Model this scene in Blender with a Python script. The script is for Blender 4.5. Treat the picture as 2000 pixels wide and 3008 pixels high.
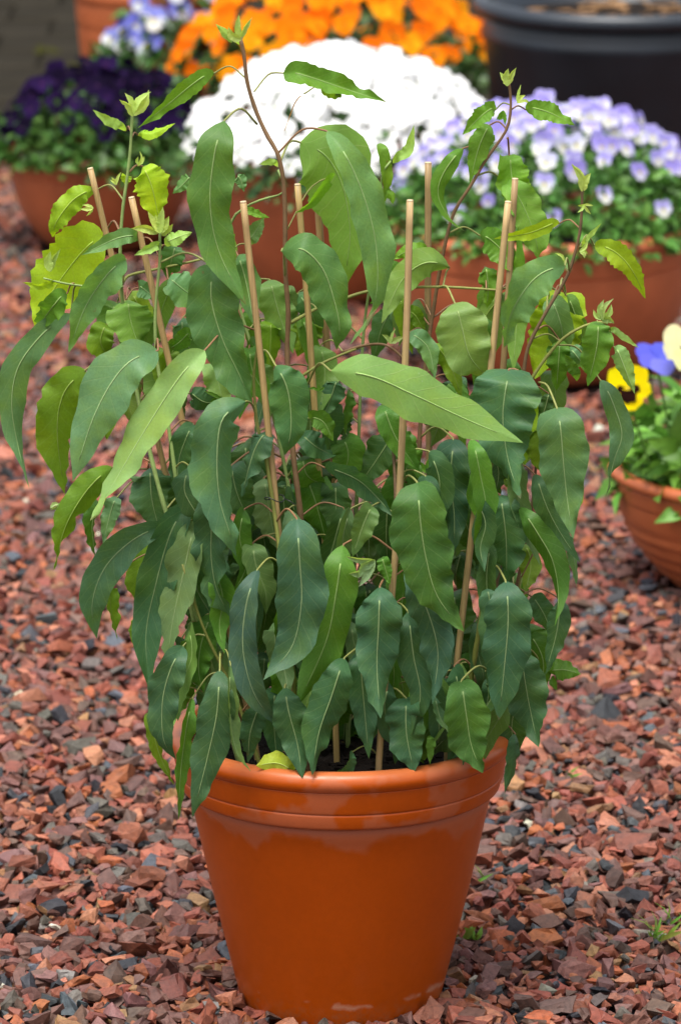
import bpy, bmesh, math, random
import numpy as np
from mathutils import Vector, Matrix

random.seed(7)
rng = np.random.default_rng(11)
for o in list(bpy.data.objects):
    bpy.data.objects.remove(o, do_unlink=True)
scene = bpy.context.scene
COL = scene.collection
R = math.radians

# ------------------------------------------------------------------ camera
FPX = 15000.0                     # focal length in photo pixels (photo 2000 x 3008)
PITCH = R(13.8)
CAM = Vector((0.0, -5.145, 1.7917))
cam = bpy.data.cameras.new('camera')
cam.sensor_fit = 'HORIZONTAL'
cam.sensor_width = 15.6
cam.lens = 15.6 * FPX / 2000.0
cam.clip_start = 0.1
cam.clip_end = 400.0
cam.dof.use_dof = True
cam.dof.focus_distance = 5.22
cam.dof.aperture_fstop = 6.3
camo = bpy.data.objects.new('camera', cam)
camo.location = CAM
camo.rotation_euler = (R(90) - PITCH, 0, 0)
COL.objects.link(camo)
scene.camera = camo

# ------------------------------------------------------------------ sky, sun, exposure (soft overcast daylight)
SUN_EL, SUN_AZ = R(72), R(205)    # azimuth measured from +Y (behind the plant) towards +X
world = bpy.data.worlds.new('World')
scene.world = world
world.use_nodes = True
wn, wl = world.node_tree.nodes, world.node_tree.links
for n in list(wn):
    wn.remove(n)
sky = wn.new('ShaderNodeTexSky')
sky.sky_type = 'NISHITA'
sky.sun_disc = False
sky.sun_elevation = SUN_EL
sky.sun_rotation = SUN_AZ
sky.air_density = 1.0
sky.dust_density = 4.0
sky.ozone_density = 1.0
hs = wn.new('ShaderNodeHueSaturation')
hs.inputs['Saturation'].default_value = 0.28
bg = wn.new('ShaderNodeBackground')
bg.inputs['Strength'].default_value = 0.075
wo = wn.new('ShaderNodeOutputWorld')
wl.new(sky.outputs[0], hs.inputs['Color'])
wl.new(hs.outputs[0], bg.inputs['Color'])
wl.new(bg.outputs[0], wo.inputs['Surface'])

sun = bpy.data.lights.new('sun', 'SUN')
sun.energy = 1.5
sun.angle = R(28)
sun.color = (1.0, 0.97, 0.92)
suno = bpy.data.objects.new('sun', sun)
sd = Vector((math.sin(SUN_AZ) * math.cos(SUN_EL), math.cos(SUN_AZ) * math.cos(SUN_EL), math.sin(SUN_EL)))
suno.rotation_euler = sd.to_track_quat('Z', 'Y').to_euler()
suno.location = (-2, -4, 6)
COL.objects.link(suno)

scene.view_settings.view_transform = 'Standard'
scene.view_settings.look = 'None'
scene.view_settings.gamma = 1.0
scene.view_settings.use_curve_mapping = False
scene.view_settings.exposure = 1.80

# ------------------------------------------------------------------ helpers
FW = Vector((0, math.cos(PITCH), -math.sin(PITCH)))
UP = Vector((0, math.sin(PITCH), math.cos(PITCH)))
K = 2000.0 / 1568.0               # layout was measured on a 1568 px wide copy


def at(x, y, Y):
    """world point seen at layout position (x, y) lying at depth Y"""
    d = FW + Vector((1, 0, 0)) * ((x * K - 1000) / FPX) + UP * (-(y * K - 1504) / FPX)
    return CAM + d * ((Y - CAM.y) / d.y)


def ground_at(x, y, z=0.0):
    d = FW + Vector((1, 0, 0)) * ((x * K - 1000) / FPX) + UP * (-(y * K - 1504) / FPX)
    return CAM + d * ((z - CAM.z) / d.z)


def proj_src(P):
    d = P - np.array(CAM)
    w = d @ np.array(FW)
    return 1000 + FPX * d[..., 0] / w, 1504 - FPX * (d @ np.array(UP)) / w


PXM = 5.2 / (FPX / K)             # metres per layout pixel near the plant


def mesh_obj(name, verts, faces, mat=None, parent=None, smooth=True, colors=None, uvs=None):
    me = bpy.data.meshes.new(name)
    me.from_pydata([tuple(v) for v in verts], [], [tuple(f) for f in faces])
    if smooth:
        me.polygons.foreach_set('use_smooth', [True] * len(me.polygons))
    if colors is not None:
        ca = me.color_attributes.new('Col', 'FLOAT_COLOR', 'POINT')
        ca.data.foreach_set('color', np.asarray(colors, dtype=np.float32).ravel())
    if uvs is not None:
        uvl = me.uv_layers.new(name='UVMap')
        li = np.empty(len(me.loops), dtype=np.int32)
        me.loops.foreach_get('vertex_index', li)
        uvl.data.foreach_set('uv', np.asarray(uvs, dtype=np.float32)[li].ravel())
    if mat:
        me.materials.append(mat)
    me.update()
    return link(name, me, parent)


def link(name, me, parent=None):
    o = bpy.data.objects.new(name, me)
    COL.objects.link(o)
    if parent:
        o.parent = parent
    return o


def empty(name, loc=(0, 0, 0)):
    o = bpy.data.objects.new(name, None)
    o.location = loc
    o.empty_display_size = 0.05
    COL.objects.link(o)
    return o


def tag(o, label=None, cat=None, group=None, kind=None):
    if label: o['label'] = label
    if cat: o['category'] = cat
    if group: o['group'] = group
    if kind: o['kind'] = kind
    return o


def lathe(profile, seg=96, center=(0, 0, 0), wob=0.0, closed=False):
    vs, fs = [], []
    n = len(profile)
    for i in range(seg):
        a = 2 * math.pi * i / seg
        for (r, z) in profile:
            rr = r * (1 + wob * math.sin(3 * a + 1.0))
            vs.append((center[0] + rr * math.cos(a), center[1] + rr * math.sin(a), center[2] + z))
    m = n if closed else n - 1
    for i in range(seg):
        j = (i + 1) % seg
        for k in range(m):
            k2 = (k + 1) % n
            fs.append((i * n + k, j * n + k, j * n + k2, i * n + k2))
    return vs, fs


def catmull(pts, n):
    pts = [np.array(p, dtype=float) for p in pts]
    if len(pts) == 2:
        pts = [pts[0], (pts[0] + pts[1]) / 2, pts[1]]
    P = [2 * pts[0] - pts[1]] + pts + [2 * pts[-1] - pts[-2]]
    seg = len(pts) - 1
    L = [np.linalg.norm(pts[i + 1] - pts[i]) + 1e-9 for i in range(seg)]
    cum = np.concatenate([[0], np.cumsum(L)])
    out = []
    for t in (np.asarray(n) if not np.isscalar(n) else np.linspace(0, 1, n)):
        s = min(max(t, 0), 1) * cum[-1]
        i = min(np.searchsorted(cum, s, side='right') - 1, seg - 1)
        u = (s - cum[i]) / L[i]
        p0, p1, p2, p3 = P[i], P[i + 1], P[i + 2], P[i + 3]
        out.append(0.5 * ((2 * p1) + (-p0 + p2) * u + (2 * p0 - 5 * p1 + 4 * p2 - p3) * u * u + (-p0 + 3 * p1 - 3 * p2 + p3) * u ** 3))
    return np.array(out)


def tube(path, radii, sides=6):
    path = np.asarray(path, dtype=float)
    n = len(path)
    tan = np.gradient(path, axis=0)
    tan /= np.linalg.norm(tan, axis=1)[:, None] + 1e-12
    ref = np.array([0.0, -1.0, 0.15])
    vs, fs = [], []
    for i in range(n):
        a = np.cross(tan[i], ref)
        if np.linalg.norm(a) < 1e-4:
            a = np.cross(tan[i], np.array([1.0, 0, 0]))
        a /= np.linalg.norm(a)
        b = np.cross(tan[i], a)
        r = radii[i] if hasattr(radii, '__len__') else radii
        for s in range(sides):
            th = 2 * math.pi * s / sides
            vs.append(path[i] + r * (math.cos(th) * a + math.sin(th) * b))
    for i in range(n - 1):
        for s in range(sides):
            s2 = (s + 1) % sides
            fs.append((i * sides + s, i * sides + s2, (i + 1) * sides + s2, (i + 1) * sides + s))
    fs.append(tuple(range(sides))[::-1])
    fs.append(tuple((n - 1) * sides + s for s in range(sides)))
    return vs, fs


class MB:
    """collects shapes of ONE part"""
    def __init__(s): s.v, s.f, s.c = [], [], []
    def add(s, vf, col=None):
        o = len(s.v)
        s.v += [tuple(p) for p in vf[0]]
        s.f += [tuple(i + o for i in f) for f in vf[1]]
        if col is not None: s.c += [tuple(col) + (1.0,)] * len(vf[0]) if len(np.shape(col)) == 1 else [tuple(c) + (1.0,) for c in col]
    def build(s, name, mat, parent=None, smooth=True):
        return mesh_obj(name, s.v, s.f, mat, parent, smooth, s.c if s.c else None)


# ------------------------------------------------------------------ materials
def new_mat(name):
    m = bpy.data.materials.new(name)
    m.use_nodes = True
    nt = m.node_tree
    for n in list(nt.nodes):
        nt.nodes.remove(n)
    out = nt.nodes.new('ShaderNodeOutputMaterial')
    b = nt.nodes.new('ShaderNodeBsdfPrincipled')
    nt.links.new(b.outputs[0], out.inputs['Surface'])
    return m, nt, b, out


def noise(nt, scale, detail=4, vec=None, rough=0.55):
    n = nt.nodes.new('ShaderNodeTexNoise')
    n.inputs['Scale'].default_value = scale
    n.inputs['Detail'].default_value = detail
    n.inputs['Roughness'].default_value = rough
    if vec is not None:
        nt.links.new(vec, n.inputs['Vector'])
    return n.outputs['Fac']


def ramp(nt, fac, stops):
    r = nt.nodes.new('ShaderNodeValToRGB')
    e = r.color_ramp.elements
    while len(e) < len(stops):
        e.new(0.5)
    for i, (p, c) in enumerate(stops):
        e[i].position = p
        e[i].color = (c, c, c, 1) if not hasattr(c, '__len__') else tuple(c) + (1,)
    nt.links.new(fac, r.inputs['Fac'])
    return r.outputs['Color']


def math_n(nt, op, a, b=None, clamp=False):
    n = nt.nodes.new('ShaderNodeMath')
    n.operation = op
    n.use_clamp = clamp
    for i, v in enumerate((a, b)):
        if v is None: continue
        if hasattr(v, 'links'): nt.links.new(v, n.inputs[i])
        else: n.inputs[i].default_value = v
    return n.outputs[0]


def mixc(nt, fac, a, b, mode='MIX'):
    n = nt.nodes.new('ShaderNodeMix')
    n.data_type = 'RGBA'
    n.blend_type = mode
    for key, v in (('Factor', fac), ('A', a), ('B', b)):
        sock = [s for s in n.inputs if s.name == key and (s.type == 'RGBA' if key != 'Factor' else s.type == 'VALUE')][0]
        if hasattr(v, 'links'): nt.links.new(v, sock)
        elif hasattr(v, '__len__'): sock.default_value = tuple(v) + (1,) if len(v) == 3 else v
        else: sock.default_value = v
    return [s for s in n.outputs if s.type == 'RGBA'][0]


def bump(nt, b, height, strength, dist=0.002):
    n = nt.nodes.new('ShaderNodeBump')
    n.inputs['Strength'].default_value = strength
    n.inputs['Distance'].default_value = dist
    nt.links.new(height, n.inputs['Height'])
    nt.links.new(n.outputs[0], b.inputs['Normal'])


def objcoord(nt):
    return nt.nodes.new('ShaderNodeTexCoord').outputs['Object']


def simple(name, col, rough=0.6, var=0.25, scale=40, bumps=0.2, spec=0.3, dist=0.001):
    m, nt, b, _ = new_mat(name)
    c = objcoord(nt)
    f = noise(nt, scale, 5, c)
    v = ramp(nt, f, [(0.25, 1 - var), (0.75, 1 + var * 0.6)])
    nt.links.new(mixc(nt, 1.0, col, v, 'MULTIPLY'), b.inputs['Base Color'])
    b.inputs['Roughness'].default_value = rough
    b.inputs['Specular IOR Level'].default_value = spec
    if bumps: bump(nt, b, noise(nt, scale * 4, 3, c), bumps, dist)
    return m


def stone_mat(name, per_object):
    m, nt, b, _ = new_mat(name)
    if per_object:
        col = nt.nodes.new('ShaderNodeObjectInfo').outputs['Color']
    else:
        a = nt.nodes.new('ShaderNodeVertexColor'); a.layer_name = 'Col'
        col = a.outputs['Color']
    g = nt.nodes.new('ShaderNodeNewGeometry').outputs['Position']
    f1 = noise(nt, 160, 5, g, 0.65)
    f2 = noise(nt, 900, 3, g)
    v = ramp(nt, f1, [(0.28, 0.55), (0.5, 1.0), (0.72, 1.35)])
    c1 = mixc(nt, 1.0, col, v, 'MULTIPLY')
    v2 = ramp(nt, f2, [(0.3, 0.82), (0.7, 1.12)])
    nt.links.new(mixc(nt, 1.0, c1, v2, 'MULTIPLY'), b.inputs['Base Color'])
    b.inputs['Roughness'].default_value = 0.62
    b.inputs['Specular IOR Level'].default_value = 0.35
    bump(nt, b, f1, 0.6, 0.0022)
    return m


def leaf_mat(name, veins=True, trans=0.40):
    m, nt, b, out = new_mat(name)
    oi = nt.nodes.new('ShaderNodeObjectInfo')
    col = oi.outputs['Color']
    uv = nt.nodes.new('ShaderNodeUVMap').outputs[0]
    sp = nt.nodes.new('ShaderNodeSeparateXYZ')
    nt.links.new(uv, sp.inputs[0])
    u, v = sp.outputs[0], sp.outputs[1]
    oc = objcoord(nt)
    f1 = noise(nt, 28, 4, oc)
    f2 = noise(nt, 420, 3, oc)
    # bluish bloom in patches, slightly yellower elsewhere
    tint = ramp(nt, f1, [(0.32, (1.15, 1.04, 0.66)), (0.52, (1, 1, 1)), (0.68, (1.0, 1.03, 1.22))])
    c = mixc(nt, 1.0, col, tint, 'MULTIPLY')
    c = mixc(nt, 1.0, c, ramp(nt, f2, [(0.3, 0.9), (0.7, 1.08)]), 'MULTIPLY')
    # lateral veins: v is -1..1 over the width, u along the leaf
    av = math_n(nt, 'ABSOLUTE', v)
    w = math_n(nt, 'MULTIPLY', math_n(nt, 'POWER', av, 0.8), 0.16)
    ph = math_n(nt, 'MULTIPLY', math_n(nt, 'SUBTRACT', u, w), 11.0)
    wob = math_n(nt, 'MULTIPLY', noise(nt, 35, 2, oc), 0.5)
    fr = math_n(nt, 'FRACT', math_n(nt, 'ADD', ph, wob))
    dist = math_n(nt, 'ABSOLUTE', math_n(nt, 'SUBTRACT', fr, 0.5))
    vein = ramp(nt, dist, [(0.0, 1.0), (0.05, 0.0)])
    geo = nt.nodes.new('ShaderNodeNewGeometry')
    back = geo.outputs['Backfacing']
    under = mixc(nt, 0.22, c, (0.30, 0.44, 0.15))
    c = mixc(nt, back, c, under)
    vc = mixc(nt, math_n(nt, 'MULTIPLY', vein, math_n(nt, 'ADD', 0.15, math_n(nt, 'MULTIPLY', back, 0.16))), c, (0.34, 0.42, 0.18))
    # fine dusty spots
    vo = nt.nodes.new('ShaderNodeTexVoronoi')
    vo.inputs['Scale'].default_value = 130
    nt.links.new(oc, vo.inputs['Vector'])
    spot = ramp(nt, vo.outputs['Distance'], [(0.0, 1.0), (0.16, 0.0)])
    gate = ramp(nt, noise(nt, 16, 2, oc), [(0.60, 0.0), (0.72, 1.0)])
    vc = mixc(nt, math_n(nt, 'MULTIPLY', math_n(nt, 'MULTIPLY', spot, gate), 0.28), vc, (0.5, 0.58, 0.5))
    # browned tips, margins and the odd dead spot
    oir = math_n(nt, 'MULTIPLY', oi.outputs['Random'], 40.0)
    cmb = nt.nodes.new('ShaderNodeCombineXYZ')
    for k_ in range(3): nt.links.new(oir, cmb.inputs[k_])
    va = nt.nodes.new('ShaderNodeVectorMath'); va.operation = 'ADD'
    nt.links.new(oc, va.inputs[0]); nt.links.new(cmb.outputs[0], va.inputs[1])
    fb = noise(nt, 45, 4, va.outputs[0])
    tipm = math_n(nt, 'GREATER_THAN', math_n(nt, 'ADD', math_n(nt, 'ADD', u, math_n(nt, 'MULTIPLY', fb, 0.22)), math_n(nt, 'MULTIPLY', av, 0.03)), 1.125)
    spotm = ramp(nt, fb, [(0.735, 0.0), (0.76, 1.0)])
    dead = math_n(nt, 'MULTIPLY', math_n(nt, 'MAXIMUM', tipm, spotm), 0.55)
    vc = mixc(nt, dead, vc, (0.15, 0.095, 0.035))
    nt.links.new(vc, b.inputs['Base Color'])
    b.inputs['Roughness'].default_value = 0.5
    b.inputs['Specular IOR Level'].default_value = 0.26
    h = math_n(nt, 'ADD', math_n(nt, 'MULTIPLY', f2, 0.35), math_n(nt, 'MULTIPLY', vein, -0.3))
    bump(nt, b, h, 0.35, 0.0012)
    tr = nt.nodes.new('ShaderNodeBsdfTranslucent')
    tc = mixc(nt, 1.0, vc, (1.5, 1.45, 0.5), 'MULTIPLY')
    nt.links.new(tc, tr.inputs['Color'])
    mx = nt.nodes.new('ShaderNodeMixShader')
    mx.inputs[0].default_value = trans
    nt.links.new(b.outputs[0], mx.inputs[1])
    nt.links.new(tr.outputs[0], mx.inputs[2])
    nt.links.new(mx.outputs[0], out.inputs['Surface'])
    return m


def attr_leafy(name, trans=0.3, rough=0.5, spec=0.3):
    m, nt, b, out = new_mat(name)
    a = nt.nodes.new('ShaderNodeVertexColor'); a.layer_name = 'Col'
    f = noise(nt, 120, 3, objcoord(nt))
    c = mixc(nt, 1.0, a.outputs['Color'], ramp(nt, f, [(0.3, 0.85), (0.7, 1.1)]), 'MULTIPLY')
    nt.links.new(c, b.inputs['Base Color'])
    b.inputs['Roughness'].default_value = rough
    b.inputs['Specular IOR Level'].default_value = spec
    tr = nt.nodes.new('ShaderNodeBsdfTranslucent')
    nt.links.new(c, tr.inputs['Color'])
    mx = nt.nodes.new('ShaderNodeMixShader')
    mx.inputs[0].default_value = trans
    nt.links.new(b.outputs[0], mx.inputs[1])
    nt.links.new(tr.outputs[0], mx.inputs[2])
    nt.links.new(mx.outputs[0], out.inputs['Surface'])
    return m


def objcol_mat(name, rough=0.55, spec=0.3):
    m, nt, b, _ = new_mat(name)
    oi = nt.nodes.new('ShaderNodeObjectInfo')
    f = noise(nt, 90, 3, objcoord(nt))
    nt.links.new(mixc(nt, 1.0, oi.outputs['Color'], ramp(nt, f, [(0.3, 0.8), (0.7, 1.12)]), 'MULTIPLY'), b.inputs['Base Color'])
    b.inputs['Roughness'].default_value = rough
    b.inputs['Specular IOR Level'].default_value = spec
    return m


def pot_mat():
    m, nt, b, _ = new_mat('glazed_terracotta')
    oc = objcoord(nt)
    sp = nt.nodes.new('ShaderNodeSeparateXYZ'); nt.links.new(oc, sp.inputs[0])
    z = sp.outputs[2]
    f = noise(nt, 7, 4, oc)
    base = ramp(nt, f, [(0.3, (0.325, 0.050, 0.0008)), (0.7, (0.365, 0.058, 0.0010))])
    fine = noise(nt, 130, 5, oc)
    base = mixc(nt, 1.0, base, ramp(nt, fine, [(0.3, 0.95), (0.7, 1.04)]), 'MULTIPLY')
    # dried pale water film: hangs below the collar with a wavy lower edge, and lies in patches on the bands
    mp = nt.nodes.new('ShaderNodeMapping'); nt.links.new(oc, mp.inputs['Vector'])
    mp.inputs['Scale'].default_value = (1, 1, 0.55)
    fw = noise(nt, 14, 3, mp.outputs[0])
    edge = math_n(nt, 'ADD', z, math_n(nt, 'MULTIPLY', fw, 0.12))          # higher = nearer collar
    film1 = ramp(nt, math_n(nt, 'SUBTRACT', edge, 0.262), [(0.018, 0.0), (0.022, 1.0)])
    fp = noise(nt, 17, 3, oc)
    film2 = ramp(nt, fp, [(0.51, 0.0), (0.57, 1.0)])
    above = math_n(nt, 'GREATER_THAN', z, 0.2345)
    film = mixc(nt, above, film1, film2)
    base = mixc(nt, math_n(nt, 'MULTIPLY', film, 0.33), base, (0.34, 0.13, 0.075))
    # pale, worn top of the lip
    lip = ramp(nt, z, [(0.286, 0.0), (0.296, 1.0)])
    base = mixc(nt, math_n(nt, 'MULTIPLY', lip, 0.5), base, (0.42, 0.15, 0.06))
    # lime line low on the wall, specks
    fl = noise(nt, 22, 5, oc)
    zl = math_n(nt, 'ABSOLUTE', math_n(nt, 'SUBTRACT', math_n(nt, 'ADD', z, math_n(nt, 'MULTIPLY', fl, 0.03)), 0.0415))
    line = ramp(nt, zl, [(0.0, 1.0), (0.0011, 0.0)])
    gate = ramp(nt, noise(nt, 30, 2, oc), [(0.50, 0.0), (0.6, 1.0)])
    base = mixc(nt, math_n(nt, 'MULTIPLY', math_n(nt, 'MULTIPLY', line, gate), 0.35), base, (0.6, 0.42, 0.3))
    lowz = ramp(nt, math_n(nt, 'ADD', z, math_n(nt, 'MULTIPLY', noise(nt, 40, 5, oc), 0.05)), [(0.020, 1.0), (0.055, 0.0)])
    dustf = ramp(nt, noise(nt, 150, 4, oc), [(0.45, 0.0), (0.65, 1.0)])
    base = mixc(nt, math_n(nt, 'MULTIPLY', math_n(nt, 'MULTIPLY', lowz, dustf), 0.45), base, (0.20, 0.105, 0.055))
    vo = nt.nodes.new('ShaderNodeTexVoronoi'); vo.inputs['Scale'].default_value = 60
    nt.links.new(oc, vo.inputs['Vector'])
    speck = ramp(nt, vo.outputs['Distance'], [(0.0, 1.0), (0.07, 0.0)])
    sg = ramp(nt, noise(nt, 23, 2, oc), [(0.55, 0.0), (0.6, 1.0)])
    base = mixc(nt, math_n(nt, 'MULTIPLY', math_n(nt, 'MULTIPLY', speck, sg), 0.5), base, (0.12, 0.04, 0.015))
    nt.links.new(base, b.inputs['Base Color'])
    nt.links.new(ramp(nt, film, [(0.0, 0.34), (1.0, 0.45)]), b.inputs['Roughness'])
    b.inputs['Specular IOR Level'].default_value = 0.28
    bump(nt, b, noise(nt, 60, 4, oc), 0.05, 0.002)
    return m


M = {}
M['stone_one'] = stone_mat('stone_single', True)
M['stone_all'] = stone_mat('stone_gravel', False)
M['leaf'] = leaf_mat('eucalyptus_leaf')
M['rib'] = objcol_mat('midrib_and_petiole')
M['stem'] = objcol_mat('stem_bark', 0.6)
M['foliage'] = attr_leafy('viola_foliage', 0.3, 0.42)
M['petal'] = attr_leafy('flower_petal', 0.35, 0.85, 0.06)
M['pot'] = pot_mat()
M['terra'] = simple('red_terracotta', (0.44, 0.118, 0.045), 0.42, 0.22, 14, 0.08, 0.45, 0.002)
M['terra2'] = simple('orange_terracotta', (0.37, 0.095, 0.030), 0.45, 0.2, 14, 0.08, 0.4, 0.002)
M['black'] = simple('black_plastic', (0.013, 0.0180, 0.0255), 0.42, 0.35, 9, 0.1, 0.45, 0.002)
M['soil'] = simple('dark_soil', (0.011, 0.007, 0.005), 0.9, 0.5, 120, 0.8, 0.15, 0.004)
M['grain'] = simple('soil_grain', (0.16, 0.12, 0.05), 0.8, 0.3, 300, 0.3, 0.2)
M['bark'] = simple('bark_chip', (0.20, 0.11, 0.05), 0.8, 0.35, 60, 0.4, 0.2)
M['wire'] = simple('black_wire', (0.012, 0.012, 0.014), 0.4, 0.1, 50, 0, 0.4)
M['paver'] = simple('dark_paver', (0.020, 0.0170, 0.0120), 0.95, 0.45, 6, 0.4, 0.04, 0.003)  # very dark brown-grey pavers, almost matte
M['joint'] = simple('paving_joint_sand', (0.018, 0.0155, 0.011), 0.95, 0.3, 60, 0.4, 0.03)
M['moss'] = simple('moss', (0.032, 0.032, 0.006), 0.9, 0.4, 80, 0.6, 0.1)
M['weed'] = attr_leafy('weed_blade', 0.3)


def stake_mat():
    m, nt, b, _ = new_mat('split_bamboo')
    oi = nt.nodes.new('ShaderNodeObjectInfo')
    oc = objcoord(nt)
    mp = nt.nodes.new('ShaderNodeMapping'); nt.links.new(oc, mp.inputs['Vector'])
    mp.inputs['Scale'].default_value = (420, 420, 9)
    f = noise(nt, 1.0, 4, mp.outputs[0])
    f2 = noise(nt, 25, 3, oc)
    c = mixc(nt, 1.0, oi.outputs['Color'], ramp(nt, f, [(0.3, 0.72), (0.7, 1.2)]), 'MULTIPLY')
    c = mixc(nt, 1.0, c, ramp(nt, f2, [(0.3, 0.85), (0.7, 1.08)]), 'MULTIPLY')
    nt.links.new(c, b.inputs['Base Color'])
    b.inputs['Roughness'].default_value = 0.55
    bump(nt, b, f, 0.3, 0.001)
    return m


M['stake'] = stake_mat()


def ground_mat():
    m, nt, b, _ = new_mat('gravel_bed')
    g = nt.nodes.new('ShaderNodeNewGeometry').outputs['Position']
    vo = nt.nodes.new('ShaderNodeTexVoronoi'); vo.inputs['Scale'].default_value = 70
    nt.links.new(g, vo.inputs['Vector'])
    c = ramp(nt, vo.outputs['Color'], [(0.1, (0.03, 0.03, 0.035)), (0.35, (0.10, 0.045, 0.035)), (0.6, (0.17, 0.07, 0.045)), (0.9, (0.12, 0.085, 0.07))])
    c = mixc(nt, 1.0, c, ramp(nt, vo.outputs['Distance'], [(0.0, 1.0), (0.6, 0.35)]), 'MULTIPLY')
    nt.links.new(c, b.inputs['Base Color'])
    b.inputs['Roughness'].default_value = 0.85
    bump(nt, b, vo.outputs['Distance'], 0.8, 0.01)
    return m


# ------------------------------------------------------------------ setting: ground, gravel, paving
S = 200.0
ground = mesh_obj('ground', [(-S, -S, -0.014), (S, -S, -0.014), (S, S, -0.014), (-S, S, -0.014)], [(0, 1, 2, 3)], ground_mat(), smooth=False)
tag(ground, kind='structure', label='bed of crushed red and slate coloured gravel under all the pots', cat='gravel bed')

# angular chips: convex hulls of a few random points
HULLS = []
for k in range(60):
    # chipped block: jittered box corners, some knocked off, a few extra break points
    pts = np.array([(a, b, c) for a in (-1, 1) for b in (-1, 1) for c in (-1, 1)], float)
    pts += rng.uniform(-0.48, 0.48, pts.shape)
    pts *= rng.uniform(0.68, 1.05, (8, 1))
    keep_ = rng.permutation(8)[:rng.integers(6, 9)]
    pts = pts[keep_]
    if k < 36:
        ex = rng.normal(size=(rng.integers(1, 4), 3))
        pts = np.concatenate([pts, ex / np.linalg.norm(ex, axis=1)[:, None] * 1.25])
    pts *= np.array([rng.uniform(0.72, 0.95), rng.uniform(0.42, 0.72), rng.uniform(0.24, 0.46)])
    bm = bmesh.new()
    for p in pts:
        bm.verts.new(p)
    bmesh.ops.convex_hull(bm, input=bm.verts)
    bmesh.ops.delete(bm, geom=[v for v in bm.verts if not v.link_faces], context='VERTS')
    bmesh.ops.triangulate(bm, faces=bm.faces)
    if k < 36:                       # rough fracture faces
        bmesh.ops.subdivide_edges(bm, edges=list(bm.edges), cuts=1, use_grid_fill=True)
        for v in bm.verts:
            v.co += Vector(rng.normal(0, 0.045, 3))
        bmesh.ops.triangulate(bm, faces=bm.faces)
    bmesh.ops.recalc_face_normals(bm, faces=bm.faces)
    bm.verts.index_update()
    V = np.array([v.co[:] for v in bm.verts])
    F = np.array([[v.index for v in f.verts] for f in bm.faces])
    HULLS.append((V, F))
    bm.free()
SIMPLE = [i for i in range(60) if i >= 36]
PAL = np.array([
    (0.290, 0.088, 0.050), (0.400, 0.155, 0.088), (0.235, 0.066, 0.042), (0.155, 0.066, 0.050),
    (0.115, 0.062, 0.045), (0.200, 0.098, 0.085), (0.360, 0.105, 0.038), (0.290, 0.150, 0.065),
    (0.078, 0.090, 0.106), (0.028, 0.030, 0.036), (0.110, 0.094, 0.078), (0.230, 0.205, 0.180), (0.72, 0.68, 0.56)])
PW = np.array([17, 8, 17, 17, 14, 11, 6, 3, 4.5, 6.5, 6, 1.0, 0.2]); PW = PW / PW.sum()

CIRC = [(0.0, 0.0, 0.106), (0.604, 1.72, 0.14), (0.337, 3.12, 0.185), (0.0, 3.80, 0.155), (-0.447, 4.22, 0.12), (0.538, 4.56, 0.23)]


def scatter(y0, y1, sp, zoff, size_lo, size_hi, keep=1.0, pool=None, extra=0.0):
    xs, ys = [], []
    y = y0
    row = 0
    while y < y1:
        hw = 0.0667 * (y + 5.145) * 1.03 + 0.26
        hi = hw
        hw += extra
        n = int(2 * hw / sp)
        x = -hw + sp * np.arange(n) + (row % 2) * sp * 0.5
        if extra:
            x = x[np.abs(x) > hi - .01]
        xs.append(x); ys.append(np.full(len(x), y))
        y += sp * 0.86; row += 1
    x = np.concatenate(xs); y = np.concatenate(ys)
    x = x + rng.uniform(-.42, .42, len(x)) * sp
    y = y + rng.uniform(-.42, .42, len(y)) * sp
    ok = rng.random(len(x)) < keep
    for cx, cy, cr in CIRC:
        ok &= ((x - cx) ** 2 + (y - cy) ** 2) > (cr + 0.002) ** 2
    x, y = x[ok], y[ok]
    n = len(x)
    size = rng.lognormal(math.log((size_lo + size_hi) / 2), 0.32, n).clip(size_lo * 0.55, size_hi * 1.75)
    z = zoff + rng.normal(0, 0.0022, n) + 0.003 * np.sin(x * 9 + 1) * np.sin(y * 7)
    pool = np.array(pool if pool is not None else range(36))
    return dict(x=x, y=y, z=z, s=size, h=pool[rng.integers(0, len(pool), n)],
                rz=rng.uniform(0, 2 * math.pi, n), rx=rng.normal(0, 0.5, n), ry=rng.normal(0, 0.5, n),
                c=rng.choice(len(PAL), n, p=PW))


def cat_sc(*ds):
    return {k: np.concatenate([d[k] for d in ds]) for k in ds[0]}


near_top = scatter(-0.35, 1.3, 0.0205, 0.0044, 0.0092, 0.0130, 0.85)
near_low = scatter(-0.35, 1.3, 0.0160, -0.004, 0.0082, 0.0115)
mid = scatter(1.3, 3.0, 0.0165, -0.002, 0.0088, 0.0122, 1.0, SIMPLE)
mid2 = scatter(1.3, 3.0, 0.023, 0.005, 0.0095, 0.0130, 0.85, SIMPLE)
far = scatter(3.0, 5.6, 0.0185, 0.0, 0.010, 0.014, 1.0, SIMPLE)

sides = scatter(-0.7, 5.6, 0.0205, 0.0, 0.0105, 0.0145, 1.0, SIMPLE, extra=0.85)
front = scatter(-0.9, -0.35, 0.0185, 0.0, 0.0100, 0.0140, 1.0, SIMPLE)


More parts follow.
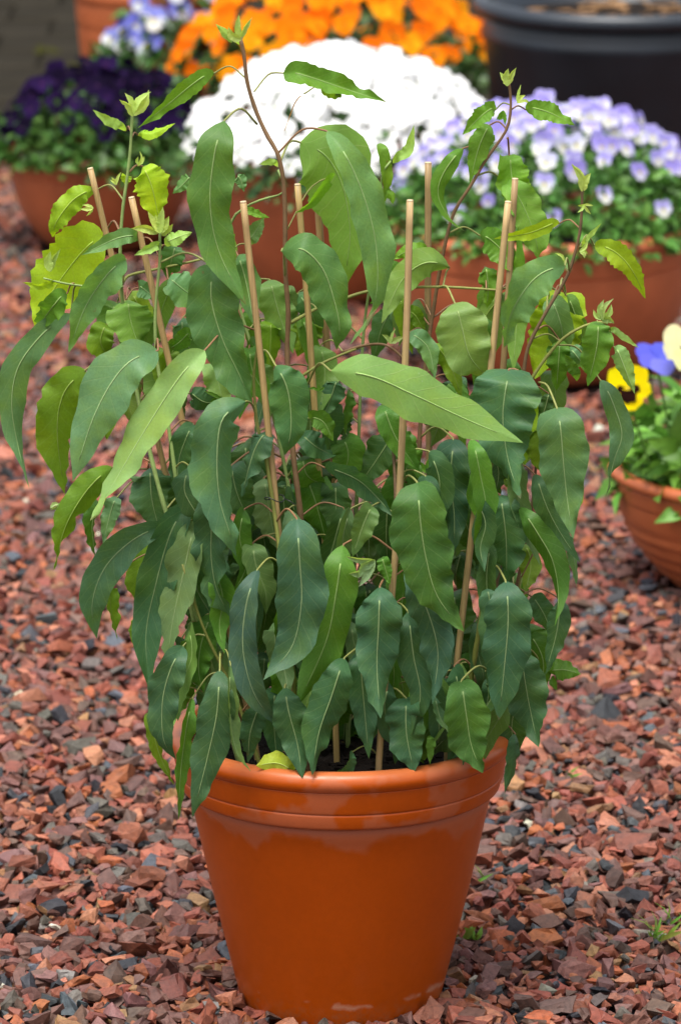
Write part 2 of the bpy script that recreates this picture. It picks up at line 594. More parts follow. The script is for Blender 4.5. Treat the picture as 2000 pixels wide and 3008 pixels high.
def rotmats(d):
    cz, sz = np.cos(d['rz']), np.sin(d['rz'])
    cx, sx = np.cos(d['rx']), np.sin(d['rx'])
    cy, sy = np.cos(d['ry']), np.sin(d['ry'])
    n = len(cz)
    Z = np.zeros((n, 3, 3)); X = Z.copy(); Y = Z.copy()
    Z[:, 0, 0] = cz; Z[:, 0, 1] = -sz; Z[:, 1, 0] = sz; Z[:, 1, 1] = cz; Z[:, 2, 2] = 1
    X[:, 0, 0] = 1; X[:, 1, 1] = cx; X[:, 1, 2] = -sx; X[:, 2, 1] = sx; X[:, 2, 2] = cx
    Y[:, 0, 0] = cy; Y[:, 0, 2] = sy; Y[:, 1, 1] = 1; Y[:, 2, 0] = -sy; Y[:, 2, 2] = cy
    return Z @ X @ Y


def stone_colors(d):
    c = 0.69 * PAL[d['c']] * rng.uniform(0.72, 1.28, (len(d['c']), 1))
    c *= rng.uniform(0.92, 1.08, c.shape) * np.array([1.0, 0.98, 0.96])
    return c.clip(0, 0.8)


# the 300 chips that show largest are objects of their own
P = np.stack([near_top['x'], near_top['y'], near_top['z']], 1)
sx, sy = proj_src(P)
inside = (sx > 0) & (sx < 2000) & (sy > 1900) & (sy < 3008) & ~((np.abs(near_top['x']) < 0.16) & (near_top['y'] > 0.0))
score = np.where(inside, near_top['s'] / (near_top['y'] + 5.3), -1)
pick = np.argsort(-score)[:300]
stone_meshes = []
for i in range(36):
    V, F = HULLS[i]
    me = bpy.data.meshes.new('stone')
    me.from_pydata(V.tolist(), [], F.tolist())
    me.materials.append(M['stone_one'])
    stone_meshes.append(me)
RM = rotmats(near_top); SC = stone_colors(near_top)
for i in pick:
    o = link('stone', stone_meshes[near_top['h'][i]], ground)
    mt = Matrix(RM[i].tolist()).to_4x4()
    o.matrix_world = Matrix.Translation(P[i].tolist()) @ mt @ Matrix.Scale(float(near_top['s'][i]), 4)
    o.color = tuple(SC[i]) + (1,)
msk = np.ones(len(P), bool); msk[pick] = False
rest = cat_sc({k: v[msk] for k, v in near_top.items()}, near_low, mid, mid2, far, sides, front)
RM = rotmats(rest); SC = stone_colors(rest)
Vs, Fs, Cs = [], [], []
off = 0
for h in np.unique(rest['h']):
    idx = np.where(rest['h'] == h)[0]
    V, F = HULLS[h]
    W = np.einsum('nij,vj->nvi', RM[idx], V) * rest['s'][idx][:, None, None]
    W += np.stack([rest['x'][idx], rest['y'][idx], rest['z'][idx]], 1)[:, None, :]
    n, nv = len(idx), len(V)
    Vs.append(W.reshape(-1, 3))
    Fs.append((F[None] + (off + nv * np.arange(n))[:, None, None]).reshape(-1, 3))
    Cs.append(np.repeat(np.concatenate([SC[idx], np.ones((n, 1))], 1), nv, axis=0))
    off += n * nv
Vs = np.concatenate(Vs); Fs = np.concatenate(Fs); Cs = np.concatenate(Cs)
me = bpy.data.meshes.new('gravel')
me.vertices.add(len(Vs)); me.vertices.foreach_set('co', Vs.astype(np.float32).ravel())
me.loops.add(len(Fs) * 3); me.loops.foreach_set('vertex_index', Fs.astype(np.int32).ravel())
me.polygons.add(len(Fs)); me.polygons.foreach_set('loop_start', (np.arange(len(Fs)) * 3).astype(np.int32))
ca = me.color_attributes.new('Col', 'FLOAT_COLOR', 'POINT')
ca.data.foreach_set('color', Cs.astype(np.float32).ravel())
me.materials.append(M['stone_all'])
me.update(calc_edges=True)
me.shade_flat()
print('gravel tris', len(Fs), 'stones', len(rest['x']))
gravel = link('gravel', me)
tag(gravel, 'loose crushed red, brown and slate gravel chips spread around the pots', 'gravel', kind='stuff')

# dark paving behind the bowls
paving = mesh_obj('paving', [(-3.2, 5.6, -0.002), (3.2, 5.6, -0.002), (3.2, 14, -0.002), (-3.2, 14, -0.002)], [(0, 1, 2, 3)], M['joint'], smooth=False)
tag(paving, kind='structure', label='dark paving behind the flower bowls', cat='paving')


def box_vf(sx, sy, sz, bev=0.006):
    bm = bmesh.new()
    bmesh.ops.create_cube(bm, size=1.0)
    for v in bm.verts:
        v.co.x *= sx; v.co.y *= sy; v.co.z *= sz
    bmesh.ops.bevel(bm, geom=list(bm.edges), offset=bev, segments=1, affect='EDGES')
    V = [v.co[:] for v in bm.verts]
    bm.verts.index_update()
    F = [[v.index for v in f.verts] for f in bm.faces]
    bm.free()
    return V, F


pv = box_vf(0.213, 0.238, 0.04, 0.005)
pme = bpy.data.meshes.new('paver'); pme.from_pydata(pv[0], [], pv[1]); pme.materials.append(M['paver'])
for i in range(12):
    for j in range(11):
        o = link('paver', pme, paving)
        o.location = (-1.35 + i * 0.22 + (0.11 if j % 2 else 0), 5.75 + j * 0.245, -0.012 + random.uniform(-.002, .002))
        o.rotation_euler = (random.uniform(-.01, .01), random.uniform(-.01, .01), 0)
mb = MB()
for _ in range(60):
    i, j = random.randrange(12), random.randrange(11)
    cx, cy = -1.35 + (i + .5) * 0.22 + (0.11 if j % 2 else 0), 5.75 + (j + .5) * 0.245
    for q in range(9):
        p = (cx + random.gauss(0, .014), cy + random.gauss(0, .02), 0.008)
        mb.add(lathe([(0.0, 0.008), (0.008, 0.006), (0.012, -0.004)], 6, p))
ms = mb.build('moss', M['moss'], paving)
ms['kind'] = 'stuff'

# ------------------------------------------------------------------ main terracotta pot
pot = empty('terracotta_pot')
tag(pot, 'large glossy orange terracotta pot with banded collar holding the eucalyptus', 'pot')
body = [(0.0, -0.010), (0.0985, -0.010), (0.1035, -0.0075), (0.1058, -0.001)]
for i in range(1, 13):
    t = i / 12
    body.append((0.1058 + (0.1605 - 0.1058) * t + 0.0015 * math.sin(t * math.pi), -0.001 + (0.236 + 0.001) * t))
inner = [(0.152, 0.238), (0.146, 0.20), (0.10, 0.02), (0.0, 0.02)]
mesh_obj('body', *lathe(body + inner, 128), M['pot'], pot)


def rounded_ring(r_in, r_out0, r_out1, z0, z1, bev, n=4):
    """closed ring profile, outer face from (r_out0, z0) to (r_out1, z1) with rounded edges"""
    p = []
    for k in range(n + 1):
        a = -math.pi / 2 + (math.pi / 2) * k / n
        p.append((r_out0 - bev + bev * math.cos(a), z0 + bev + bev * math.sin(a)))
    for k in range(n + 1):
        a = (math.pi / 2) * k / n
        p.append((r_out1 - bev + bev * math.cos(a), z1 - bev + bev * math.sin(a)))
    p += [(r_in, z1 - bev * 0.4), (r_in - 0.002, z0 + bev * 0.4)]
    return p


lower_band = rounded_ring(0.150, 0.1680, 0.1715, 0.2335, 0.2525, 0.004)
mesh_obj('collar_band', *lathe(lower_band, 128, closed=True), M['pot'], pot)
upper_band = rounded_ring(0.152, 0.1722, 0.1765, 0.2500, 0.2785, 0.004)
mesh_obj('collar_band', *lathe(upper_band, 128, closed=True), M['pot'], pot)
lip = []
for k in range(21):
    a = 2 * math.pi * k / 20
    lip.append((0.1690 + 0.0120 * math.cos(a), 0.2850 + 0.0118 * math.sin(a)))
mesh_obj('rim', *lathe(lip[:-1], 128, closed=True), M['pot'], pot)

soil_v, soil_f = [], []
NR, NS = 18, 72
for i in range(NR + 1):
    for s in range(NS):
        r = 0.1565 * i / NR
        a = 2 * math.pi * s / NS
        z = 0.266 + 0.004 * math.sin(r * 60 + 3 * a) + random.uniform(-.0022, .0022) + (0.004 if r > .13 else 0)
        soil_v.append((r * math.cos(a), r * math.sin(a), z))
for i in range(NR):
    for s in range(NS):
        s2 = (s + 1) % NS
        soil_f.append((i * NS + s, (i + 1) * NS + s, (i + 1) * NS + s2, i * NS + s2))
soil = mesh_obj('potting_soil', soil_v, soil_f, M['soil'])
tag(soil, 'dark crumbly potting soil filling the big orange pot', 'soil', kind='stuff')
mb = MB(); mg = MB()
for _ in range(420):
    a, r = random.uniform(0, 2 * math.pi), 0.155 * math.sqrt(random.random())
    V, F = HULLS[36 + random.randrange(24)]
    s = random.uniform(0.0015, 0.005)
    g = random.random() < 0.16
    if g: s *= 0.5
    p = np.array([r * math.cos(a), r * math.sin(a), 0.269 + random.uniform(0, .004)])
    (mg if g else mb).add((V * s + p, F.tolist()))
o = mb.build('soil_crumb', M['soil'], soil, False); o['kind'] = 'stuff'
o = mg.build('soil_grain', M['grain'], soil, False); o['kind'] = 'stuff'


# ------------------------------------------------------------------ bowls in the background
def bowl(name, x, y, rim_r, h, base_r, mat, label, ridges=3, seg=80, cat='bowl'):
    b = empty(name, (x, y, 0))
    tag(b, label, cat)
    prof = [(0, 0.001), (base_r - 0.006, 0.001), (base_r, 0.006)]
    n = 26
    for i in range(1, n + 1):
        t = i / n
        r = base_r + (rim_r * 0.945 - base_r) * (math.sin(t * math.pi / 2) ** 0.8)
        if ridges and t < 0.72:
            r += 0.0022 * math.sin(t * 2 * math.pi * ridges)
        prof.append((r, 0.006 + (h * 0.80 - 0.006) * t))
    prof += [(rim_r * 0.90, h * 0.80), (rim_r * 0.7, h * 0.3), (0, h * 0.25)]
    mesh_obj('body', *lathe(prof, seg), mat, b)
    band = rounded_ring(rim_r * 0.89, rim_r * 0.955, rim_r * 0.975, h * 0.755, h * 0.915, 0.005)
    mesh_obj('collar_band', *lathe(band, seg, closed=True), mat, b)
    lip = []
    for k in range(14):
        a = 2 * math.pi * k / 14
        lip.append((rim_r * 0.955 + rim_r * 0.045 * math.cos(a), h * 0.945 + h * 0.055 * math.sin(a)))
    mesh_obj('rim', *lathe(lip, seg, closed=True), mat, b)
    sv, sf = lathe([(0, h * 0.90), (rim_r * 0.915, h * 0.88)], 40)
    mesh_obj('soil', sv, sf, M['soil'], b)
    return b


# flower shapes: five petals, unit width, facing +Z, top petals towards +Y
def petal_vf(cx, cy, rx, ry, rot, z, cup, ruf, rr, n=10):
    vs = [(cx * 0.35, cy * 0.35, z)]
    ring_mid, ring = [], []
    for k in range(n):
        a = 2 * math.pi * k / n
        w = 1 + ruf * rr.uniform(-1, 1)
        px, py = rx * math.cos(a) * w, ry * math.sin(a) * w
        c, s = math.cos(rot), math.sin(rot)
        X, Y = cx + px * c - py * s, cy + px * s + py * c
        d = math.hypot(X, Y)
        ring.append((X, Y, z + cup * d + ruf * 0.35 * rr.uniform(-1, 1) * 0.5))
    vs = [(cx, cy, z + 0.02)] + ring
    fs = [(0, 1 + k, 1 + (k + 1) % n) for k in range(n)]
    return vs, fs


def viola_mesh(name, top, side, bottom, eye, seed, blotch=None, ruf=0.09):
    rr = random.Random(seed)
    mb = MB()
    def j(c):
        g_ = rr.uniform(0.9, 1.06)
        return tuple(min(.95, q * g_) for q in c)
    for sgn in (-1, 1):
        mb.add(petal_vf(sgn * 0.20, 0.24, 0.27, 0.25, sgn * -0.5, 0.0 + 0.01 * sgn, 0.06, ruf, rr), j(top))
    for sgn in (-1, 1):
        mb.add(petal_vf(sgn * 0.27, -0.06, 0.22, 0.20, sgn * 0.3, 0.05, 0.10, ruf, rr), j(side))
    mb.add(petal_vf(0, -0.27, 0.28, 0.23, 0, 0.08, 0.06, ruf, rr), j(bottom))
    if blotch:
        mb.add(petal_vf(0, -0.16, 0.16, 0.14, 0, 0.10, 0.05, 0.2, rr), blotch)
    mb.add(petal_vf(0, -0.06, 0.075, 0.075, 0, 0.135, 0.0, 0.0, rr, 6), eye)
    me = bpy.data.meshes.new(name)
    me.from_pydata(mb.v, [], mb.f)
    ca = me.color_attributes.new('Col', 'FLOAT_COLOR', 'POINT')
    ca.data.foreach_set('color', np.asarray(mb.c, dtype=np.float32).ravel())
    me.polygons.foreach_set('use_smooth', [True] * len(me.polygons))
    me.materials.append(M['petal'])
    return me


def small_leaf(p, dirv, nrm, L, W, col):
    """folded, pointed oval leaf with depth"""
    d = Vector(dirv).normalized()
    n = Vector(nrm).normalized()
    s = d.cross(n)
    if s.length < 1e-4: s = Vector((1, 0, 0))
    s.normalize(); n = s.cross(d)
    p = Vector(p)
    vs, cs = [], []
    for t, w, h in ((0, .12, 0), (.3, .9, .10), (.62, .85, .10), (1, .05, -.06)):
        c = p + d * (L * t) + n * (L * h)
        vs += [c - s * (W * w / 2) + n * (W * .16 * w), c, c + s * (W * w / 2) + n * (W * .16 * w)]
    fs = []
    for k in range(3):
        a = 3 * k
        fs += [(a, a + 1, a + 4, a + 3), (a + 1, a + 2, a + 5, a + 4)]
    return vs, fs


def planting(name, x, y, z0, rf, h, meshes, nfl, fsize, label, cat, nleaf, leafcol, fmin=0.25, leafsize=0.03, seed=1,
             sy=1.0, droop=0.0, upright=0.5, dens=None, drop=0.05, sep=0.55, more=0):
    rr = random.Random(seed)
    t = empty(name, (x, y, z0))
    tag(t, label, cat)
    def dome(u, v):
        q = max(0.0, 1 - u * u - v * v)
        return h * (q ** 0.55) - droop * (u * u + v * v)
    mb = MB()
    for _ in range(nleaf):
        while True:
            u, v = rr.uniform(-1, 1), rr.uniform(-1, 1)
            if u * u + v * v < 1: break
        if rr.random() < 0.25:                       # skirt round the rim
            a = rr.uniform(0, 2 * math.pi)
            u, v = math.cos(a) * rr.uniform(.85, 1.04), math.sin(a) * rr.uniform(.85, 1.04)
        zz = dome(u, v) * rr.uniform(0.15, 0.93) - drop * 0.3 * rr.random()
        p = (u * rf, v * rf * sy, zz)
        out = Vector((u, v * sy, 0.45 + rr.uniform(-.4, .6)))
        dv = Vector((out.x + rr.gauss(0, .5), out.y + rr.gauss(0, .5), rr.gauss(0.1, .5)))
        L = leafsize * rr.uniform(.6, 1.35)
        f = rr.uniform(.5, 1.35)
        col = (leafcol[0] * f * rr.uniform(.85, 1.2), leafcol[1] * f, leafcol[2] * f)
        mb.add(small_leaf(p, dv, out, L, L * rr.uniform(.45, .65), col), col)
    fo = mb.build('foliage', M['foliage'], t)
    fo['kind'] = 'stuff'
    made = 0; tries = 0; placed = []
    mass = MB()
    while made < nfl + more and tries < (nfl + more) * 60:
        tries += 1
        u, v = rr.uniform(-1.02, 1.02), rr.uniform(-1.02, 1.02)
        if u * u + v * v > 1.02: continue
        q = max(0, 1 - u * u - v * v) ** 0.55
        if q < fmin * rr.uniform(.4, 1.3): continue
        if dens and rr.random() > dens(u, v, q): continue
        p = Vector((u * rf, v * rf * sy, dome(u, v) + rr.uniform(-.012, .016)))
        if any((p - k).length < fsize * sep for k in placed): continue
        placed.append(p)
        nrm = Vector((u * 0.9 + rr.gauss(0, .3), v * 0.8 - upright + rr.gauss(0, .3), 0.55 + rr.gauss(0, .18))).normalized()
        upv = Vector((rr.gauss(0, .25), 0.25, 1.0))
        xx = upv.cross(nrm).normalized(); yy = nrm.cross(xx)
        s = fsize * rr.uniform(0.8, 1.18)
        mt = Matrix(((xx.x, yy.x, nrm.x), (xx.y, yy.y, nrm.y), (xx.z, yy.z, nrm.z))).to_4x4()
        me = meshes[rr.randrange(len(meshes))]
        mt = Matrix.Translation(p) @ mt @ Matrix.Scale(s, 4)
        if made < nfl:
            o = link('flower', me, t)
            o.matrix_local = mt
        else:                                         # past 300: joined
            cs = [tuple(c.color)[:3] for c in me.color_attributes['Col'].data]
            mass.add(([mt @ vv.co for vv in me.vertices], [tuple(f.vertices) for f in me.polygons]), cs)
        made += 1
    if mass.v:
        o = mass.build('flower_mass', M['petal'], t)
        o['kind'] = 'stuff'
    return t


LIL = [viola_mesh('viola', (.34, .30, .68), (.50, .48, .72), (.68, .68, .66), (.70, .52, .05), k) for k in range(2)] + \
      [viola_mesh('viola', (.40, .36, .72), (.60, .60, .74), (.70, .70, .64), (.72, .58, .08), 9 + k) for k in range(2)] + \
      [viola_mesh('viola', (.30, .25, .63), (.38, .33, .66), (.58, .56, .70), (.70, .52, .05), 21)] + \
      [viola_mesh('viola', (.52, .52, .72), (.66, .66, .70), (.70, .70, .62), (.72, .58, .10), 30)]
WHT = [viola_mesh('viola', (.93, .93, .93), (.93, .93, .93), (.93, .93, .92), (.85, .82, .55), 40 + k, ruf=.16) for k in range(3)]
ORA = [viola_mesh('viola', (.88, .22, .004), (.90, .27, .005), (.92, .25, .004), (.75, .25, .01), 50 + k, ruf=.16) for k in range(2)] + \
      [viola_mesh('viola', (.78, .145, .003), (.82, .18, .004), (.88, .22, .004), (.70, .22, .01), 60 + k, ruf=.16) for k in range(2)] + \
      [viola_mesh('viola', (.86, .32, .006), (.90, .37, .010), (.90, .35, .006), (.75, .3, .01), 66, ruf=.16)]
PUR = [viola_mesh('viola', (.006, .0025, .015), (.008, .003, .020), (.011, .004, .028), (.05, .018, .07), 70 + k, ruf=.14) for k in range(2)] + \
      [viola_mesh('viola', (.014, .005, .036), (.016, .006, .042), (.020, .007, .052), (.07, .02, .09), 80, ruf=.14)]
BLU = [viola_mesh('viola', (.16, .17, .58), (.26, .28, .66), (.62, .66, .72), (.7, .6, .1), 90 + k) for k in range(2)] + \
      [viola_mesh('viola', (.24, .26, .66), (.66, .68, .74), (.78, .78, .72), (.7, .6, .1), 95)]

# left: dark purple
bowl('terracotta_bowl', -0.447, 4.26, 0.178, 0.185, 0.105, M['terra'], 'low red terracotta bowl at the left holding the dark purple violas', ridges=0)
planting('viola_plants', -0.447, 4.26, 0.175, 0.202, 0.150, PUR, 115, 0.042, 'dark purple, almost black violas over green leaves at the left', 'flowers',
         1500, (.060, .145, .025), fmin=0.56, leafsize=.030, seed=3, upright=.4)
# centre: white
bowl('terracotta_bowl', 0.0, 3.82, 0.228, 0.255, 0.145, M['terra'], 'red terracotta bowl under the white flowers, behind the eucalyptus stems', ridges=0)
planting('viola_plants', 0.005, 3.82, 0.245, 0.300, 0.175, WHT, 298, 0.036, 'dense mound of pure white violas in the middle bowl', 'flowers',
         1300, (.05, .12, .03), fmin=0.30, leafsize=.030, seed=4, upright=.3, droop=.03, sep=.44, more=220)
# right: lilac
bowl('terracotta_bowl', 0.337, 3.16, 0.262, 0.255, 0.165, M['terra'], 'wide red terracotta bowl of lilac violas at the right behind the eucalyptus', ridges=0)
planting('viola_plants', 0.342, 3.17, 0.240, 0.268, 0.195, LIL, 185, 0.032, 'lilac and white violas with yellow eyes in the wide bowl at the right', 'flowers',
         2600, (.085, .215, .035), fmin=0.42, leafsize=.026, seed=5, upright=.75, dens=lambda u, v, q: 1.0 if v > -0.3 else 0.5)
# back centre: orange
bowl('terracotta_bowl', -0.02, 5.02, 0.27, 0.20, 0.17, M['terra2'], 'terracotta bowl hidden behind the white flowers, holding the orange pansies', ridges=0)
planting('pansy_plants', -0.015, 5.02, 0.185, 0.325, 0.22, ORA, 175, 0.050, 'bright orange pansies at the very top behind the white flowers', 'flowers',
         1000, (.05, .12, .025), fmin=0.12, leafsize=.035, seed=6, upright=.7)
# back left: blue
bowl('terracotta_pot', -0.385, 5.30, 0.165, 0.350, 0.085, M['terra2'], 'tall terracotta pot at the back left with blue pansies spilling over', ridges=0, cat='pot')
planting('pansy_plants', -0.350, 5.20, 0.225, 0.150, 0.20, BLU, 60, 0.052, 'blue and white pansies spilling from the tall pot at the back left', 'flowers',
         800, (.045, .11, .022), fmin=0.05, leafsize=.036, seed=8, upright=.9, droop=.13)

# right: ridged bowl with large pansies
bowl('terracotta_bowl', 0.604, 1.72, 0.235, 0.178, 0.135, M['terra2'], 'ridged terracotta bowl with the yellow pansy, cut off by the right edge', ridges=7)


def big_pansy(parent, p, nrm, size, top, side, bottom, blotch, seed):
    rr = random.Random(seed)
    f = empty('flower', p)
    f.parent = parent
    n = Vector(nrm).normalized()
    xx = Vector((rr.gauss(0, .08), 0.2, 1)).cross(n).normalized(); yy = n.cross(xx)
    f.matrix_local = Matrix.Translation(p) @ Matrix(((xx.x, yy.x, n.x), (xx.y, yy.y, n.y), (xx.z, yy.z, n.z))).to_4x4() @ Matrix.Scale(size, 4)
    spec = [(-.20, .24, .29, .27, .5, .0, top), (.20, .24, .29, .27, -.5, .02, top), (-.28, -.06, .24, .23, .3, .06, side),
            (.28, -.06, .24, .23, -.3, .06, side), (0, -.27, .32, .26, 0, .10, bottom)]
    for cx, cy, rx, ry, rot, z, col in spec:
        m2 = MB(); m2.add(petal_vf(cx, cy, rx, ry, rot, z, .08, .10, rr, 16), tuple(c * rr.uniform(.92, 1.05) for c in col))
        m2.build('petal', M['petal'], f)
    if blotch:
        m2 = MB()
        m2.add(petal_vf(0, -.20, .19, .17, 0, .125, .05, .18, rr, 14), blotch)
        m2.add(petal_vf(-.17, -.04, .11, .10, 0, .105, .05, .18, rr, 10), blotch)
        m2.add(petal_vf(.17, -.04, .11, .10, 0, .105, .05, .18, rr, 10), blotch)
        m2.build('blotch', M['petal'], f)
        m2 = MB(); m2.add(petal_vf(0, -.02, .05, .05, 0, .16, 0, 0, rr, 8), (.75, .6, .05)); m2.build('eye', M['petal'], f)
    return f


yp = planting('pansy_plants', 0.604, 1.72, 0.172, 0.200, 0.175, PUR, 0, .05, 'leafy pansies with yellow and blue flowers in the ridged bowl', 'flowers',
              760, (.105, .255, .03), leafsize=.046, seed=12, droop=.02)
Y0 = 1.80
for (px, py, Yd, sz, cols, bl, nr) in [
        (1448, 903, 1.54, .058, ((.85, .70, .003), (.88, .72, .004), (.85, .66, .003)), (.02, .006, .004), (-.15, -1, .15)),
        (1512, 842, 1.60, .058, ((.10, .11, .58), (.12, .13, .62), (.16, .17, .66)), None, (.3, -.6, .8)),
        (1566, 815, 1.58, .062, ((.80, .75, .45), (.82, .76, .40), (.82, .74, .34)), None, (.5, -.8, .4))]:
    p = at(px, py, Yd) - Vector((0.604, 1.72, 0.165))
    big_pansy(yp, p, nr, sz, *cols, bl, int(px))
    mbs = MB(); mbs.add(tube(catmull([tuple(p + Vector((.0, .012, -.005))), tuple(p + Vector((.01, .04, -.05))), (p.x * .8, p.y * .6, -.0)], 8), .0016, 6), (.12, .25, .05))
    mbs.build('flower_stalk', M['foliage'], yp)

# black container at the top right
bp = empty('black_planter', (0.538, 4.60, 0))
tag(bp, 'big black plastic planter with thick rolled rim at the top right', 'planter')
prof = [(0, .001), (.225, .001), (.23, .008), (.262, .335), (.268, .343), (.268, .357), (.263, .363), (.268, .402), (.250, .402), (.24, .2), (.0, .2)]
mesh_obj('body', *lathe(prof, 96), M['black'], bp)
lipp = [(.268 + .016 * math.cos(2 * math.pi * k / 14), .402 + .017 * math.sin(2 * math.pi * k / 14)) for k in range(14)]
mesh_obj('rim', *lathe(lipp, 96, closed=True), M['black'], bp)
mesh_obj('soil', *lathe([(0, .376), (.252, .372)], 48), M['soil'], bp)
mb = MB()
rr = random.Random(5)
for _ in range(110):
    a, r = rr.uniform(0, 6.28), .24 * math.sqrt(rr.random())
    V, F = HULLS[36 + rr.randrange(24)]
    s = rr.uniform(.008, .026)
    mb.add((V * np.array([s, s * .7, s * .4]) + np.array([r * math.cos(a), r * math.sin(a), .379]), F.tolist()))
o = mb.build('bark_mulch', M['bark'], bp, False); o['kind'] = 'stuff'

# ------------------------------------------------------------------ bamboo stakes
STAKES = [
    ([(208, 388), (275, 660), (345, 940), (430, 1300), (520, 1720)], 0.030, .0034, (.37, .245, .095), 'thin bamboo stake leaning right, farthest left of all the stakes'),
    ([(303, 455), (400, 880), (470, 1200), (590, 1730)], -0.030, .0036, (.39, .255, .10), 'bamboo stake leaning right, second from the left, beside the pale leafy shoot'),
    ([(560, 465), (605, 870), (640, 1210), (668, 1550), (690, 1745)], -0.095, .0037, (.38, .25, .10), 'bamboo stake crossing in front of the big blue-green leaf left of the main stem'),
    ([(685, 425), (708, 700), (735, 1090), (760, 1400), (775, 1735)], -0.030, .0036, (.39, .265, .095), 'bamboo stake just right of the tall main stem'),
    ([(728, 392), (750, 760), (770, 1100), (790, 1700)], 0.050, .0042, (.36, .225, .09), 'thick grooved bamboo stake showing under the arching green leaf at the centre'),
    ([(944, 462), (937, 720), (920, 1130), (900, 1400), (872, 1765)], -0.125, .0038, (.42, .285, .125), 'pale bamboo stake in front of the broad pale leaf, right of centre'),
    ([(986, 375), (985, 760), (988, 1060), (985, 1400), (980, 1690)], 0.045, .0038, (.30, .195, .085), 'tallest weathered bamboo stake, right of centre against the lilac flowers'),
    ([(1186, 412), (1160, 830), (1125, 1250), (1090, 1690)], 0.000, .0036, (.32, .205, .09), 'bamboo stake with dark tip mark standing close behind the rightmost one'),
    ([(1170, 465), (1118, 960), (1085, 1240), (1046, 1580), (1030, 1730)], -0.060, .0037, (.42, .285, .125), 'front one of the two bamboo stakes side by side at the right'),
]
for pts, dep, rad, col, lab in STAKES:
    P3 = [at(x, y, dep) for x, y in pts]
    low = P3[-1].copy()
    low.z = 0.22
    # the foot stands in the soil inside the pot
    rr_ = math.hypot(low.x, low.y)
    if rr_ > 0.135:
        low.x *= 0.135 / rr_; low.y *= 0.135 / rr_
    path = catmull([tuple(p) for p in P3] + ([tuple(low)] if P3[-1].z > 0.235 else []), 26)
    base = Vector(path[-1])
    st = empty('bamboo_stake', base)
    tag(st, lab, 'stake', 'bamboo stakes supporting the eucalyptus')
    path = path - np.array(base)
    o = mesh_obj('cane', *tube(path, rad * .92, 8), M['stake'], st, smooth=True); o.color = col + (1,)
    tp = path[0]; dr = (path[0] - path[1]); dr = dr / np.linalg.norm(dr)
    o = mesh_obj('cut_end', *tube([tp - dr * .0004, tp + dr * .0012], [rad * .93, rad * .86], 8), M['stake'], st); o.color = (.56, .42, .25, 1)

# ------------------------------------------------------------------ eucalyptus
euc = empty('eucalyptus_plant', (0, 0, 0.262))
tag(euc, 'leafy young eucalyptus with long drooping blue-green leaves in the orange pot', 'plant')
EO = np.array([0, 0, 0.262])

